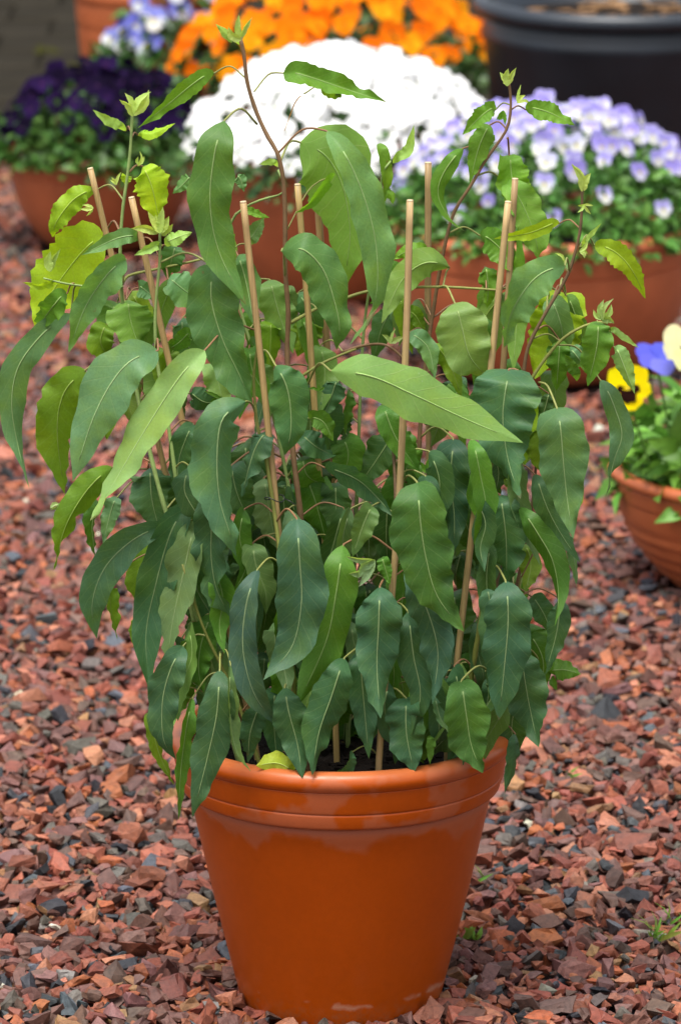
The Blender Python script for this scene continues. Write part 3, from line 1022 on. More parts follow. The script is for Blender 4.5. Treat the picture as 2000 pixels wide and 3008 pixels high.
# stems as (x, y, depth) from the top down to the soil; colour at top / bottom
RED, OLIVE, PALE, BRN = (.165, .095, .045), (.17, .18, .04), (.21, .29, .09), (.13, .08, .04)
STEMS = [
    ([(553, 85, -.02), (562, 125, -.02), (570, 190, -.02), (590, 255, -.02), (615, 310, -.025), (640, 355, -.03), (653, 420, -.03), (657, 510, -.03), (657, 620, -.03), (664, 720, -.03), (662, 830, -.03), (675, 1040, -.05), (693, 1200, -.06), (705, 1450, -.06), (712, 1720, -.06)], .0020, .0038, RED),
    ([(305, 255, .0), (303, 300, .0), (299, 360, .0), (290, 430, .0), (282, 490, .0), (277, 590, .0), (285, 720, .01), (315, 900, .0), (360, 1100, -.02), (430, 1350, -.04), (520, 1700, -.05)], .0015, .0032, PALE),
    ([(368, 520, -.05), (368, 600, -.05), (358, 720, -.05), (362, 830, -.05), (385, 960, -.06), (412, 1150, -.08), (450, 1400, -.09), (560, 1730, -.09)], .0014, .0032, PALE),
    ([(1168, 175, .02), (1174, 205, .02), (1176, 250, .02), (1165, 300, .02), (1120, 365, .02), (1085, 425, .02), (1045, 490, .02), (1020, 585, .02), (1000, 700, .02), (975, 880, .01), (962, 1100, 0), (950, 1400, -.02), (940, 1700, -.03)], .0014, .0034, RED),
    ([(1340, 415, -.03), (1340, 470, -.03), (1334, 540, -.03), (1308, 630, -.03), (1262, 710, -.03), (1222, 785, -.03), (1208, 840, -.03), (1190, 1000, -.03), (1150, 1300, -.04), (1090, 1700, -.05)], .0014, .0034, BRN),
    ([(1400, 745, -.08), (1375, 742, -.08), (1335, 755, -.08), (1285, 790, -.08), (1225, 870, -.08), (1175, 960, -.08), (1140, 1040, -.08), (1122, 1120, -.08), (1112, 1250, -.08), (1114, 1380, -.08), (1100, 1700, -.07)], .0014, .0034, OLIVE),
    ([(1150, 668, .0), (1080, 663, .0), (1000, 660, .0), (900, 664, .0), (840, 672, .0), (785, 690, .0), (740, 705, .0), (665, 745, -.03)], .0013, .0020, OLIVE),
    ([(480, 592, .01), (440, 602, .01), (370, 617, .01), (300, 633, .01), (283, 650, .005)], .0012, .0016, OLIVE),
    ([(608, 1020, -.10), (618, 1090, -.10), (632, 1180, -.10), (650, 1320, -.11), (670, 1500, -.11), (700, 1740, -.11)], .0020, .0030, OLIVE),
    ([(600, 760, -.06), (585, 860, -.06), (590, 960, -.07), (600, 1010, -.09)], .0012, .0020, OLIVE),
    ([(905, 1010, -.07), (912, 1180, -.09), (905, 1330, -.11), (890, 1500, -.11), (870, 1740, -.11)], .0018, .0028, BRN),
    ([(830, 800, -.02), (790, 815, -.04), (735, 840, -.05), (690, 870, -.05), (665, 890, -.03)], .0012, .0017, OLIVE),
    ([(935, 830, -.05), (890, 795, -.05), (840, 795, -.03), (790, 810, -.02)], .0012, .0016, RED),
    ([(100, 640, -.02), (150, 652, -.02), (215, 660, -.015), (283, 660, .005)], .0010, .0014, PALE),
    ([(640, 390, .0), (655, 440, .0), (600, 460, .02), (560, 480, .03), (530, 520, .04), (535, 640, .04), (580, 800, .03), (640, 1000, .02), (690, 1300, 0), (720, 1700, 0)], .0011, .0028, PALE),
    ([(900, 370, .03), (880, 400, .03), (878, 470, .03), (872, 560, .03), (850, 670, .03), (838, 760, .03), (830, 900, .03), (820, 1200, .03), (800, 1700, .03)], .0011, .0028, PALE),
    ([(340, 1080, .06), (400, 1230, .06), (480, 1450, .06), (600, 1700, .06)], .0014, .0028, OLIVE),
    ([(1240, 1000, .05), (1220, 1200, .05), (1160, 1450, .06), (1060, 1690, .06)], .0014, .0028, BRN),
    ([(420, 1300, -.11), (470, 1450, -.11), (540, 1600, -.11), (620, 1745, -.11)], .0012, .0024, OLIVE),
    ([(1200, 1330, -.08), (1180, 1450, -.09), (1140, 1600, -.09), (1080, 1735, -.09)], .0012, .0024, OLIVE),
]
STEMPTS = []
for pts, r0, r1, col in STEMS:
    P3 = [tuple(at(x, y, d)) for x, y, d in pts]
    last = P3[-1]
    if pts[-1][1] > 1650:
        e = np.array([last[0], last[1], 0.255])
        q = math.hypot(e[0], e[1])
        if q > .13: e[:2] *= .13 / q
        P3 = P3[:-1] + [tuple(e)]
    n = 6 * len(P3)
    path = catmull(P3, n)
    STEMPTS.append(path)
    rad = np.linspace(r0, r1, n) * (1 + 0.06 * np.sin(np.arange(n) * 1.7))
    o = mesh_obj('stem', *tube(path - EO, rad, 7), M['stem'], euc)
    o.color = col + (1,)
ALLST = np.concatenate(STEMPTS)

# leaf colours; Y is young yellow-green with backlit glow painted in
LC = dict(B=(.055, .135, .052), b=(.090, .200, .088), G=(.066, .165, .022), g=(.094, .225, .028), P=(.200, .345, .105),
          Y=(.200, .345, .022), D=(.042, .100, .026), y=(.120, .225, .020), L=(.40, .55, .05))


def prof(t, m, tipp):
    if t < m:
        return math.sin(math.pi / 2 * (t / m) ** 0.62)
    q = (t - m) / (1 - m)
    return max(0.0, math.cos(math.pi / 2 * q ** tipp))


LEAFN = [0]


def leaf(pts, w, d, c, roll=0, m=.30, dt=None, tw=0, tw0=.55, fold=.022, cup=None, wave=None, teeth=0.0, tipp=1.12, pet=None, nopet=False, back=False, bow=0.0):
    LEAFN[0] += 1
    rr = random.Random(1000 + LEAFN[0] * 7)
    d1 = d if dt is None else dt
    k = len(pts)
    P3 = []
    for i, (x, y) in enumerate(pts):
        s = i / (k - 1)
        P3.append(tuple(at(x, y, d + (d1 - d) * s - bow * math.sin(math.pi * s))))
    N = 26
    ts = np.linspace(0, 1, N) ** 1.15
    if w > 40:                        # free-hanging tips swing and curl a little
        P3[-1] = tuple(np.array(P3[-1]) + np.array([rr.gauss(0, .0035), rr.gauss(0, .012), rr.uniform(-.002, .003)]))
    C = catmull(P3, ts)
    base_f = np.clip(1 - ts / .16, 0, 1) ** 1.6
    C[:, 1] += fold * base_f
    C[:, 2] -= fold * 0.35 * base_f
    T = np.gradient(C, axis=0); T /= np.linalg.norm(T, axis=1)[:, None] + 1e-12
    hw0 = w * PXM / 2 * (.87 if w > 60 else 1.0)
    cup = rr.choice([rr.uniform(-.55, -.2), rr.uniform(.15, .5), rr.uniform(-.3, .3)]) if cup is None else cup
    cupv, cuph = rr.uniform(.05, .28), rr.uniform(0, 6.28)
    wave = rr.uniform(.16, .42) if wave is None else wave
    wm, wp = rr.uniform(.25, .7), rr.uniform(0, 6.28)
    asym = rr.uniform(.05, .11)
    fq = rr.uniform(2.2, 3.6); ph1, ph2 = rr.uniform(0, 6.28), rr.uniform(0, 6.28)
    VX = 5
    verts, uvs = [], []
    L = np.linalg.norm(np.diff(C, axis=0), axis=1).sum()
    side_prev = None
    jit = rr.uniform(-18, 18)
    if not tw and w > 40:
        tw, tw0 = rr.uniform(-48, 48), .15
    for i in range(N):
        t = ts[i]
        V = np.array(CAM) - C[i]; V /= np.linalg.norm(V)
        Sd = np.cross(T[i], V)
        if np.linalg.norm(Sd) < .15:
            Sd = np.cross(T[i], np.array([0, -1, .3]))
        Sd /= np.linalg.norm(Sd)
        if side_prev is not None and Sd @ side_prev < 0: Sd = -Sd
        side_prev = Sd
        Nn = np.cross(Sd, T[i])
        if Nn @ V < 0: Nn = -Nn
        a = R(roll + jit * (1 if abs(roll) < 50 else 0))
        if tw:
            q = min(max((t - tw0) / (1 - tw0), 0), 1)
            a += R(tw) * q * q * (3 - 2 * q)
        S2 = Sd * math.cos(a) + Nn * math.sin(a)
        N2 = -Sd * math.sin(a) + Nn * math.cos(a)
        hw = hw0 * prof(t, m, tipp) / max(math.cos(R(min(abs(roll), 65))), .4)
        hw = max(hw, 0.0003)
        env = min(t / .2, 1) * min((1 - t) / .12, 1)
        for j in range(-VX, VX + 1):
            v = j / VX
            ph = ph1 if v < 0 else ph2
            tq = t + .07 * math.sin(7 * t + wp)
            wv = wave * (1 - wm + wm * math.sin(5.3 * t + wp + (2 if v < 0 else 0))) * env * abs(v) ** 1.6 * math.sin(2 * math.pi * fq * tq + ph) * hw0
            wv2 = wave * .35 * env * abs(v) ** 2 * math.sin(2 * math.pi * fq * 2.7 * t + ph * 2) * hw0
            edge = 1 + (asym * math.sin(2 * math.pi * fq * t + ph + 1.0) + .03 * math.sin(2 * math.pi * fq * 2.3 * t + ph * 3) + teeth * .10 * math.sin(2 * math.pi * 13 * t + ph)) * env
            p = C[i] + S2 * hw * v * edge + N2 * ((cup + cupv * math.sin(4.5 * t + cuph)) * hw * abs(v) ** 1.12 + wv + wv2)
            verts.append(p)
            uvs.append((t, v))
    nx = 2 * VX + 1
    faces = []
    # face winding so that the upper side looks at the viewer unless back is set
    for i in range(N - 1):
        for j in range(nx - 1):
            a0 = i * nx + j
            f = (a0, a0 + 1, a0 + nx + 1, a0 + nx)
            faces.append(f)
    vv = np.array(verts)
    fm = faces[(N // 3) * (nx - 1) + nx // 2]
    nn = np.cross(vv[fm[1]] - vv[fm[0]], vv[fm[2]] - vv[fm[0]])
    look = nn @ (np.array(CAM) - vv[fm[0]]) > 0
    if look == back:
        faces = [f[::-1] for f in faces]
    org = C[0].copy()
    lf = mesh_obj('leaf', vv - org, faces, M['leaf'], euc, uvs=uvs)
    lf.location = tuple(org - EO)
    col = LC[c] if isinstance(c, str) else c
    yng = min(max((900 - pts[0][1]) / 350, 0), 1)     # young growth near the top is lighter and yellower
    col = (col[0] * (1 + .42 * yng), col[1] * (1 + .30 * yng), col[2] * (1 - .12 * yng))
    j = rr.uniform(.86, 1.16)
    lf.color = (min(col[0] * j * rr.uniform(.94, 1.08), 1), min(col[1] * j, 1), min(col[2] * j * rr.uniform(.92, 1.08), 1), 1)
    # midrib
    if w > 26:
        i0, i1 = 4, N - 3
        rad = np.interp(ts[i0:i1], [0, 1], [.0009, .00022]) * (0.75 + .35 * min(w, 120) / 120)
        mr = mesh_obj('midrib', *tube(C[i0:i1] - org, rad, 5), M['rib'], lf)
        mc = (.36, .44, .17) if c != 'Y' and c != 'y' else (.30, .36, .09)
        mr.color = tuple(.45 * a + .55 * b for a, b in zip(mc, lf.color[:3])) + (1,)
        mr.color = tuple(.42 * a + .58 * b for a, b in zip(mc, lf.color[:3])) + (1,)
    if not nopet:
        if pet is not None:
            s0 = np.array(at(*pet))
        else:
            dd = np.linalg.norm((ALLST - C[0]) * np.array([1, 1, 1]), axis=1) + np.maximum(0, C[0][2] - ALLST[:, 2]) * -.15
            s0 = ALLST[int(np.argmin(dd))]
        gap = np.linalg.norm(s0 - C[0])
        if gap < 0.16:
            mid_ = (s0 * .5 + C[0] * .5) + np.array([0, min(.012, gap * .2), min(.014, gap * .18)])
            path = catmull([s0, mid_, C[0] + np.array([0, .001, 0]), C[1] + np.array([0, .0025, 0])], 12)
            pr = mesh_obj('petiole', *tube(path - org, np.linspace(.0010, .0009, 12) * (0.7 + .5 * min(w, 120) / 120), 6), M['rib'], lf)
            pr.color = (.20, .21, .06, 1) if rr.random() < .6 else (.20, .105, .05, 1)
    return lf


def shoot(x, y, d, size, n=5, ang=90, c='P', spread=38, seed=0):
    """cluster of small folded leaves at a shoot tip, pointing along ang (degrees, 90 = up)"""
    rr = random.Random(seed + int(x * 7 + y))
    for i in range(n):
        a = R(ang + (i - (n - 1) / 2) * spread * 2 / max(n - 1, 1) + rr.uniform(-9, 9))
        L = size * rr.uniform(.65, 1.25)
        b = a + R(rr.uniform(-40, 40))
        p1 = (x + L * .5 * math.cos(a), y - L * .5 * math.sin(a))
        p2 = (p1[0] + L * .5 * math.cos(b), p1[1] - L * .5 * math.sin(b))
        leaf([(x + rr.uniform(-2, 2), y + rr.uniform(-2, 2)), p1, p2], size * rr.uniform(.22, .38), d + rr.uniform(-.01, .01), (.26, .38, .15) if c == 'P' else c, roll=rr.uniform(-40, 40), m=.4,
             fold=0, cup=.5, wave=.15, nopet=True)


# --- leaves, upper left
leaf([(515, 268), (493, 360), (484, 470), (505, 580), (558, 695)], 112, -.10, (0.067, 0.164, 0.048), pet=(592, 285, -.02), m=.28, tipp=1.5)
leaf([(490, 606), (487, 690), (512, 780), (550, 860), (588, 930)], 140, -.085, 'B', m=.32, dt=-.10)
leaf([(288, 590), (240, 640), (195, 710), (163, 808)], 86, -.06, 'b', m=.3, pet=(283, 655, .0))
leaf([(362, 800), (285, 845), (220, 950), (175, 1112)], 135, -.12, 'b', m=.32, dt=-.14)
leaf([(160, 715), (95, 772), (42, 845), (27, 930), (42, 1030), (70, 1112)], 78, -.02, 'b', m=.4, tw=70, tw0=.5, tipp=1.0)
leaf([(195, 845), (145, 910), (132, 1000), (148, 1150)], 118, .03, 'y', m=.35, teeth=.5)
leaf([(238, 533), (180, 590), (115, 680), (70, 765)], 168, .05, 'Y', m=.33, teeth=.8, pet=(281, 545, .0))
leaf([(218, 430), (168, 460), (130, 510), (108, 556)], 62, .02, 'Y', m=.4, teeth=.9, pet=(286, 462, .0))
leaf([(152, 668), (122, 705), (75, 770)], 56, -.03, 'g', teeth=.4, pet=(170, 652, -.02))
leaf([(326, 374), (350, 430), (370, 512)], 90, -.01, 'Y', m=.38, teeth=.9, pet=(298, 395, .0))
leaf([(292, 400), (289, 425)], 26, .01, 'Y', nopet=True)
leaf([(322, 540), (270, 548), (188, 586)], 38, -.04, 'b', pet=(366, 590, -.05))
leaf([(370, 560), (345, 572), (310, 587)], 22, -.055, 'P', nopet=True)
leaf([(380, 558), (410, 545), (442, 534)], 34, -.055, 'P', teeth=.6, pet=(367, 580, -.05))
leaf([(293, 682), (303, 745), (330, 822)], 122, .0, 'g', m=.33, back=True)
leaf([(245, 740), (232, 790), (262, 842)], 74, .03, 'y', teeth=.6)
leaf([(385, 635), (425, 668), (465, 712)], 92, -.02, 'b', m=.4)
leaf([(405, 560), (395, 600), (385, 645)], 62, .01, 'B')
leaf([(440, 402), (425, 420), (398, 445)], 32, .02, 'b', pet=(480, 420, .03))
leaf([(470, 800), (405, 880), (325, 1005), (258, 1120), (197, 1200)], 98, -.135, 'P', m=.32, back=True, tipp=1.3, pet=(590, 760, -.06), cup=.2)
leaf([(487, 830), (502, 880), (515, 950)], 82, -.04, 'P', back=True)
leaf([(430, 870), (400, 900), (385, 950)], 60, .01, 'G')
leaf([(318, 655), (335, 668), (352, 690)], 42, -.01, 'b', pet=(290, 690, .0))
leaf([(440, 760), (410, 790), (385, 800)], 42, .0, 'g')
leaf([(435, 900), (470, 925), (530, 930)], 55, -.02, 'B')
# --- top of the main stem
leaf([(492, 158), (440, 195), (388, 238), (322, 286)], 44, -.01, 'g', m=.25, teeth=.6, pet=(565, 178, -.02), wave=.25)
leaf([(652, 158), (720, 178), (800, 205), (898, 232)], 54, -.02, 'G', m=.22, teeth=.7, pet=(585, 210, -.02), roll=15)
leaf([(788, 200), (765, 212), (738, 205)], 34, .0, 'y', roll=40, pet=(700, 215, 0))
leaf([(702, 212), (680, 235), (655, 300)], 3, -.01, (0.241, 0.133, 0.069), nopet=True, wave=0)
leaf([(690, 318), (752, 360), (790, 430), (806, 530), (800, 600), (789, 657)], 205, .0, 'g', m=.26, back=True, tipp=.9, pet=(640, 385, -.03), teeth=.25, cup=-.12, wave=.08)
leaf([(753, 292), (795, 355), (830, 430), (858, 520), (869, 600), (866, 680), (842, 740), (804, 797)], 98, -.075, 'b', m=.42, tipp=.95, tw=150, tw0=.70, pet=(640, 352, -.03))
leaf([(648, 570), (700, 575), (745, 622), (772, 700), (782, 755), (765, 810)], 112, -.11, (0.064, 0.160, 0.054), m=.25, tipp=1.3, pet=(657, 640, -.03))
leaf([(905, 366), (940, 345), (953, 288)], 24, .02, 'P', roll=20, nopet=True)
leaf([(875, 320), (890, 400), (884, 470)], 26, .03, 'g', roll=30, nopet=True)
leaf([(880, 435), (900, 450), (905, 470)], 22, .03, 'g', teeth=.8, nopet=True)
leaf([(640, 375), (620, 372), (597, 378)], 16, .0, 'P', nopet=True)
leaf([(565, 480), (590, 492), (620, 500)], 20, .02, 'g', teeth=.6)
leaf([(572, 555), (590, 530), (608, 500)], 40, .03, 'B', back=True)
leaf([(770, 395), (720, 460), (680, 490)], 22, -.04, 'g', roll=50, pet=(660, 530, -.03))
leaf([(545, 400), (555, 415), (562, 440)], 28, .01, 'b', nopet=True)
# --- centre
leaf([(565, 918), (513, 965), (500, 1050), (506, 1150), (530, 1230), (560, 1284)], 118, -.15, 'b', m=.35, tipp=1.3, pet=(600, 1010, -.09))
leaf([(482, 1120), (487, 1210), (487, 1290), (502, 1365), (536, 1428)], 100, -.125, 'B', m=.35, tipp=1.2)
leaf([(432, 1155), (392, 1230), (358, 1350), (336, 1465), (341, 1585)], 100, -.095, 'B', m=.35, tipp=1.4)
leaf([(450, 1195), (425, 1310), (398, 1430), (388, 1540)], 98, -.11, (0.130, 0.215, 0.082), m=.35, back=True)
leaf([(380, 1204), (300, 1248), (240, 1310), (212, 1392), (228, 1477)], 92, -.10, (0.059, 0.144, 0.068), m=.5, tipp=1.1)
leaf([(252, 1330), (255, 1400), (270, 1472)], 28, -.06, 'y', roll=50)
leaf([(257, 1070), (196, 1135), (150, 1215), (127, 1316)], 78, -.04, 'y', m=.35)
leaf([(345, 1070), (350, 1150), (372, 1230)], 130, .02, 'B')
leaf([(356, 1255), (318, 1320), (326, 1408)], 68, .0, 'y', teeth=.6)
leaf([(322, 1420), (312, 1465), (322, 1500)], 36, .01, 'y')
leaf([(225, 1150), (212, 1215), (214, 1295)], 42, .0, 'G', roll=30)
leaf([(268, 1140), (252, 1190), (238, 1250)], 42, .01, 'b')
leaf([(445, 970), (412, 1060), (416, 1160)], 76, -.06, 'B')
leaf([(618, 985), (585, 1040), (551, 1145)], 68, -.10, (0.058, 0.139, 0.066), roll=-25)
leaf([(633, 834), (660, 890), (670, 950), (668, 1005), (652, 1053)], 104, -.12, (0.058, 0.149, 0.047), m=.4)
leaf([(690, 996), (727, 1028), (771, 1060)], 58, -.05, 'B')
leaf([(712, 958), (745, 972), (773, 1020)], 46, -.06, 'g', teeth=.3)
leaf([(778, 868), (762, 915), (735, 960)], 62, -.02, 'B')
leaf([(722, 728), (702, 775), (688, 822)], 82, .03, 'y')
leaf([(620, 636), (642, 720), (668, 815)], 92, .03, (0.073, 0.164, 0.039), back=True)
leaf([(940, 762), (985, 800), (1001, 872)], 44, -.03, 'b', roll=20)
leaf([(928, 712), (955, 725), (978, 766)], 40, .03, 'y')
leaf([(770, 955), (790, 985), (802, 1012)], 60, .02, 'D')
leaf([(790, 1005), (802, 1050), (790, 1115)], 88, .0, 'G')
leaf([(808, 895), (800, 950), (795, 1000)], 26, .0, 'G', roll=30)
leaf([(695, 1045), (708, 1095), (750, 1138)], 60, -.05, 'G')
leaf([(700, 1085), (728, 1160), (748, 1255)], 104, -.04, 'G')
leaf([(608, 1095), (620, 1175), (642, 1258)], 118, -.02, (0.082, 0.144, 0.056), back=True)
leaf([(683, 1190), (690, 1290), (694, 1390), (672, 1490), (617, 1562)], 132, -.17, (0.054, 0.131, 0.066), m=.38, tipp=1.25, tw=-45, tw0=.75)
leaf([(790, 1250), (775, 1360), (750, 1480), (704, 1634)], 112, -.15, 'g', m=.38, tipp=1.3)
leaf([(592, 1308), (566, 1400), (560, 1500), (586, 1600), (622, 1680)], 78, -.165, (0.048, 0.100, 0.062), m=.4, tipp=1.3, roll=-20)
leaf([(487, 1410), (462, 1490), (458, 1550), (463, 1598)], 82, -.10, 'G', tipp=1.4)
leaf([(420, 1485), (390, 1550), (374, 1620), (377, 1705), (401, 1762)], 86, -.14, (0.059, 0.141, 0.068), m=.35)
leaf([(340, 1640), (368, 1740), (401, 1808)], 34, -.11, 'y', roll=40)
leaf([(442, 1605), (427, 1690), (416, 1780), (411, 1888)], 36, -.155, 'G', m=.35, roll=25)
leaf([(505, 1540), (500, 1640), (478, 1745), (440, 1878)], 98, -.195, (0.053, 0.131, 0.054), m=.4)
leaf([(530, 1528), (529, 1600), (533, 1680), (549, 1740), (577, 1777)], 30, -.195, (0.096, 0.185, 0.058), roll=45, m=.5)
leaf([(598, 1622), (576, 1690), (566, 1768)], 64, -.15, 'B')
leaf([(655, 1580), (665, 1640), (685, 1715), (704, 1784)], 92, -.165, (0.048, 0.115, 0.047), m=.4)
leaf([(793, 1512), (765, 1600), (734, 1690), (711, 1786)], 100, -.175, (0.056, 0.136, 0.050), m=.42)
leaf([(676, 1776), (637, 1758), (594, 1758)], 52, -.155, 'L', m=.45, wave=.12)
leaf([(812, 1730), (802, 1772), (752, 1787)], 24, -.155, 'B', roll=30)
leaf([(875, 1346), (872, 1440), (868, 1540), (884, 1644)], 120, -.175, (0.050, 0.119, 0.054), m=.3)
leaf([(828, 1495), (838, 1620), (852, 1744)], 80, -.145, 'B')
leaf([(940, 1405), (952, 1510), (968, 1600), (946, 1692)], 76, -.16, 'B', m=.4)
leaf([(938, 1305), (978, 1390), (1008, 1500), (992, 1618)], 96, -.168, (0.058, 0.139, 0.069), m=.45)
leaf([(962, 1106), (968, 1200), (982, 1290), (1008, 1375), (1060, 1452)], 158, -.205, (0.067, 0.172, 0.039), m=.3, tipp=1.05)
leaf([(935, 1605), (936, 1690), (957, 1780)], 100, -.155, 'B', tipp=1.5)
leaf([(1062, 1566), (1074, 1650), (1086, 1720), (1108, 1782)], 116, -.18, (0.067, 0.170, 0.035), m=.35, tipp=1.35)
leaf([(1000, 1600), (1016, 1660), (1052, 1714)], 28, -.165, 'b', roll=40)
leaf([(993, 1690), (990, 1760)], 22, -.15, 'g')
leaf([(1040, 1620), (1030, 1690), (1000, 1750)], 90, -.13, 'D')
leaf([(1166, 1334), (1170, 1430), (1161, 1540), (1142, 1655)], 126, -.16, (0.053, 0.129, 0.058), m=.35, tipp=1.3)
leaf([(1198, 1500), (1212, 1590), (1226, 1660), (1236, 1718)], 108, -.13, 'B', tipp=1.4)
leaf([(1292, 1376), (1281, 1460), (1257, 1552)], 62, -.10, (0.058, 0.139, 0.060))
leaf([(1263, 1545), (1300, 1543), (1342, 1553)], 50, -.08, 'g', pet=(1180, 1500, -.09))
leaf([(1270, 1560), (1275, 1575), (1282, 1590)], 18, -.07, 'g', nopet=True)
leaf([(1218, 1455), (1250, 1520), (1246, 1605)], 66, -.06, 'G')
leaf([(1225, 1370), (1255, 1420), (1268, 1470)], 62, -.07, 'B')
leaf([(1188, 1688), (1181, 1760), (1162, 1828)], 26, -.12, 'B', roll=40)
leaf([(1152, 1134), (1165, 1240), (1165, 1342)], 110, -.10, 'B', m=.35, tipp=1.5)
leaf([(1196, 1163), (1236, 1225), (1272, 1290), (1286, 1370), (1264, 1434)], 62, -.12, 'G', m=.4, roll=-25)
leaf([(1232, 1086), (1256, 1160), (1286, 1220), (1331, 1292)], 62, -.09, 'B', m=.35)
leaf([(1300, 1215), (1322, 1290), (1328, 1352)], 28, -.08, 'b', roll=30)
leaf([(1284, 932), (1292, 1000), (1298, 1075), (1306, 1150), (1312, 1232)], 132, -.135, (0.080, 0.164, 0.056), m=.25, back=False, tipp=1.05, pet=(1240, 880, -.08))
leaf([(1238, 968), (1250, 1040), (1262, 1100)], 96, -.03, 'y', teeth=.3)
leaf([(1316, 1075), (1326, 1130), (1318, 1205)], 40, -.02, 'y')
leaf([(1176, 838), (1163, 905), (1158, 970), (1170, 1060), (1196, 1140)], 182, -.10, (0.064, 0.146, 0.075), m=.22, tipp=.85, fold=.04)
leaf([(762, 848), (860, 868), (960, 912), (1080, 968), (1205, 1010)], 124, -.165, (0.149, 0.293, 0.066), m=.33, back=True, tipp=1.35, pet=(705, 893, -.05), cup=-.2, wave=.06)
leaf([(1088, 1005), (1106, 1095), (1118, 1175), (1097, 1268)], 54, -.13, 'g', m=.4, roll=15)
leaf([(1045, 1005), (1038, 1100), (1046, 1190), (1056, 1275)], 100, -.06, (0.035, 0.088, 0.045))
leaf([(880, 925), (910, 1005), (952, 1095)], 72, -.08, 'G')
leaf([(905, 985), (935, 1040), (968, 1105)], 72, -.06, 'G')
leaf([(905, 1000), (870, 1055), (836, 1125)], 92, .0, 'D', teeth=.3)
leaf([(748, 1072), (822, 1104), (868, 1145), (900, 1185)], 62, -.10, 'B', roll=-20)
leaf([(858, 1160), (836, 1210), (818, 1282)], 50, -.14, (0.096, 0.185, 0.050), roll=20, tw=40, pet=(905, 1190, -.09))
leaf([(878, 1280), (898, 1346)], 32, -.14, 'g', nopet=True)
leaf([(1208, 1248), (1222, 1300), (1206, 1358)], 52, -.02, 'y')
leaf([(1120, 1270), (1135, 1300), (1128, 1340)], 36, -.03, 'y')
leaf([(760, 1180), (800, 1230), (830, 1300)], 80, .02, 'D')
# --- right upper
leaf([(1048, 690), (1064, 755), (1083, 822), (1100, 878)], 138, -.06, (0.120, 0.231, 0.069), m=.36, back=True, tipp=1.1, pet=(1010, 662, .0))
leaf([(1303, 604), (1232, 640), (1180, 715), (1163, 805)], 100, -.10, 'b', m=.38, teeth=.3, pet=(1312, 625, -.03))
leaf([(1203, 640), (1190, 740), (1178, 850)], 64, -.02, 'g', back=True)
leaf([(1305, 668), (1288, 740), (1258, 810), (1240, 868)], 145, .02, 'Y', m=.33, teeth=.6, pet=(1288, 675, -.03))
leaf([(1372, 558), (1420, 582), (1456, 622), (1487, 694)], 52, .0, 'Y', teeth=.9, pet=(1335, 568, -.03))
leaf([(1378, 732), (1374, 800), (1371, 897)], 80, -.10, 'G', m=.35, pet=(1375, 745, -.08))
leaf([(1416, 792), (1436, 840), (1461, 906)], 40, -.10, 'P', roll=-15, teeth=.5, pet=(1402, 752, -.08))
leaf([(1405, 752), (1435, 775), (1470, 800)], 16, -.09, 'P', nopet=True)
leaf([(1384, 868), (1412, 930), (1432, 1000), (1414, 1060), (1394, 1142)], 64, -.08, 'b', m=.4, tw=90, tw0=.45, tipp=.9)
leaf([(1290, 776), (1286, 835), (1266, 908)], 66, -.02, 'G')
leaf([(1308, 796), (1334, 828), (1346, 868)], 50, -.03, 'b')
leaf([(1036, 608), (975, 606), (922, 650), (868, 738)], 82, -.01, (0.101, 0.205, 0.047), m=.3, back=True, pet=(1020, 660, .0))
leaf([(988, 578), (940, 578), (905, 596)], 40, .02, 'g')
leaf([(890, 600), (905, 650), (870, 700)], 62, .04, 'G')
leaf([(1118, 606), (1124, 660), (1126, 714)], 46, .01, 'g', pet=(1120, 668, 0))
leaf([(1106, 534), (1150, 570), (1188, 628)], 78, .01, 'G', m=.4, pet=(1035, 535, .02))
leaf([(1290, 506), (1220, 535), (1138, 549)], 30, -.03, 'Y', teeth=.5, pet=(1335, 525, -.03), roll=30)
leaf([(1174, 348), (1180, 415), (1190, 498)], 88, .03, 'g', m=.4, teeth=.5, pet=(1168, 318, .02))
leaf([(1165, 412), (1203, 470), (1232, 545), (1240, 605)], 96, .01, 'g', m=.45, teeth=.4, back=True, pet=(1100, 402, .02))
leaf([(1130, 278), (1102, 340), (1074, 424)], 52, .02, 'G', teeth=.3, pet=(1168, 298, .02))
leaf([(1143, 242), (1110, 264), (1065, 309)], 40, .01, 'g', teeth=.8, pet=(1174, 240, .02))
leaf([(1213, 243), (1265, 258), (1334, 291)], 46, .01, 'g', teeth=.8, pet=(1176, 252, .02))
leaf([(1068, 332), (1020, 400), (1009, 450), (1034, 500), (1069, 531)], 40, .0, 'G', tw=80, tw0=.25, pet=(1118, 352, .02))
leaf([(998, 785), (1036, 840), (1056, 912)], 44, -.03, 'y')
leaf([(1265, 900), (1255, 940), (1240, 978)], 34, -.03, 'D')
leaf([(1140, 1055), (1148, 1090), (1150, 1130)], 50, -.04, 'D')
leaf([(1160, 1100), (1184, 1118), (1201, 1142)], 28, -.03, 'y')
leaf([(1200, 700), (1196, 560), (1192, 520)], 22, -.01, 'g', roll=30, nopet=True)
leaf([(1330, 870), (1310, 830), (1300, 815)], 26, -.06, 'G', nopet=True)

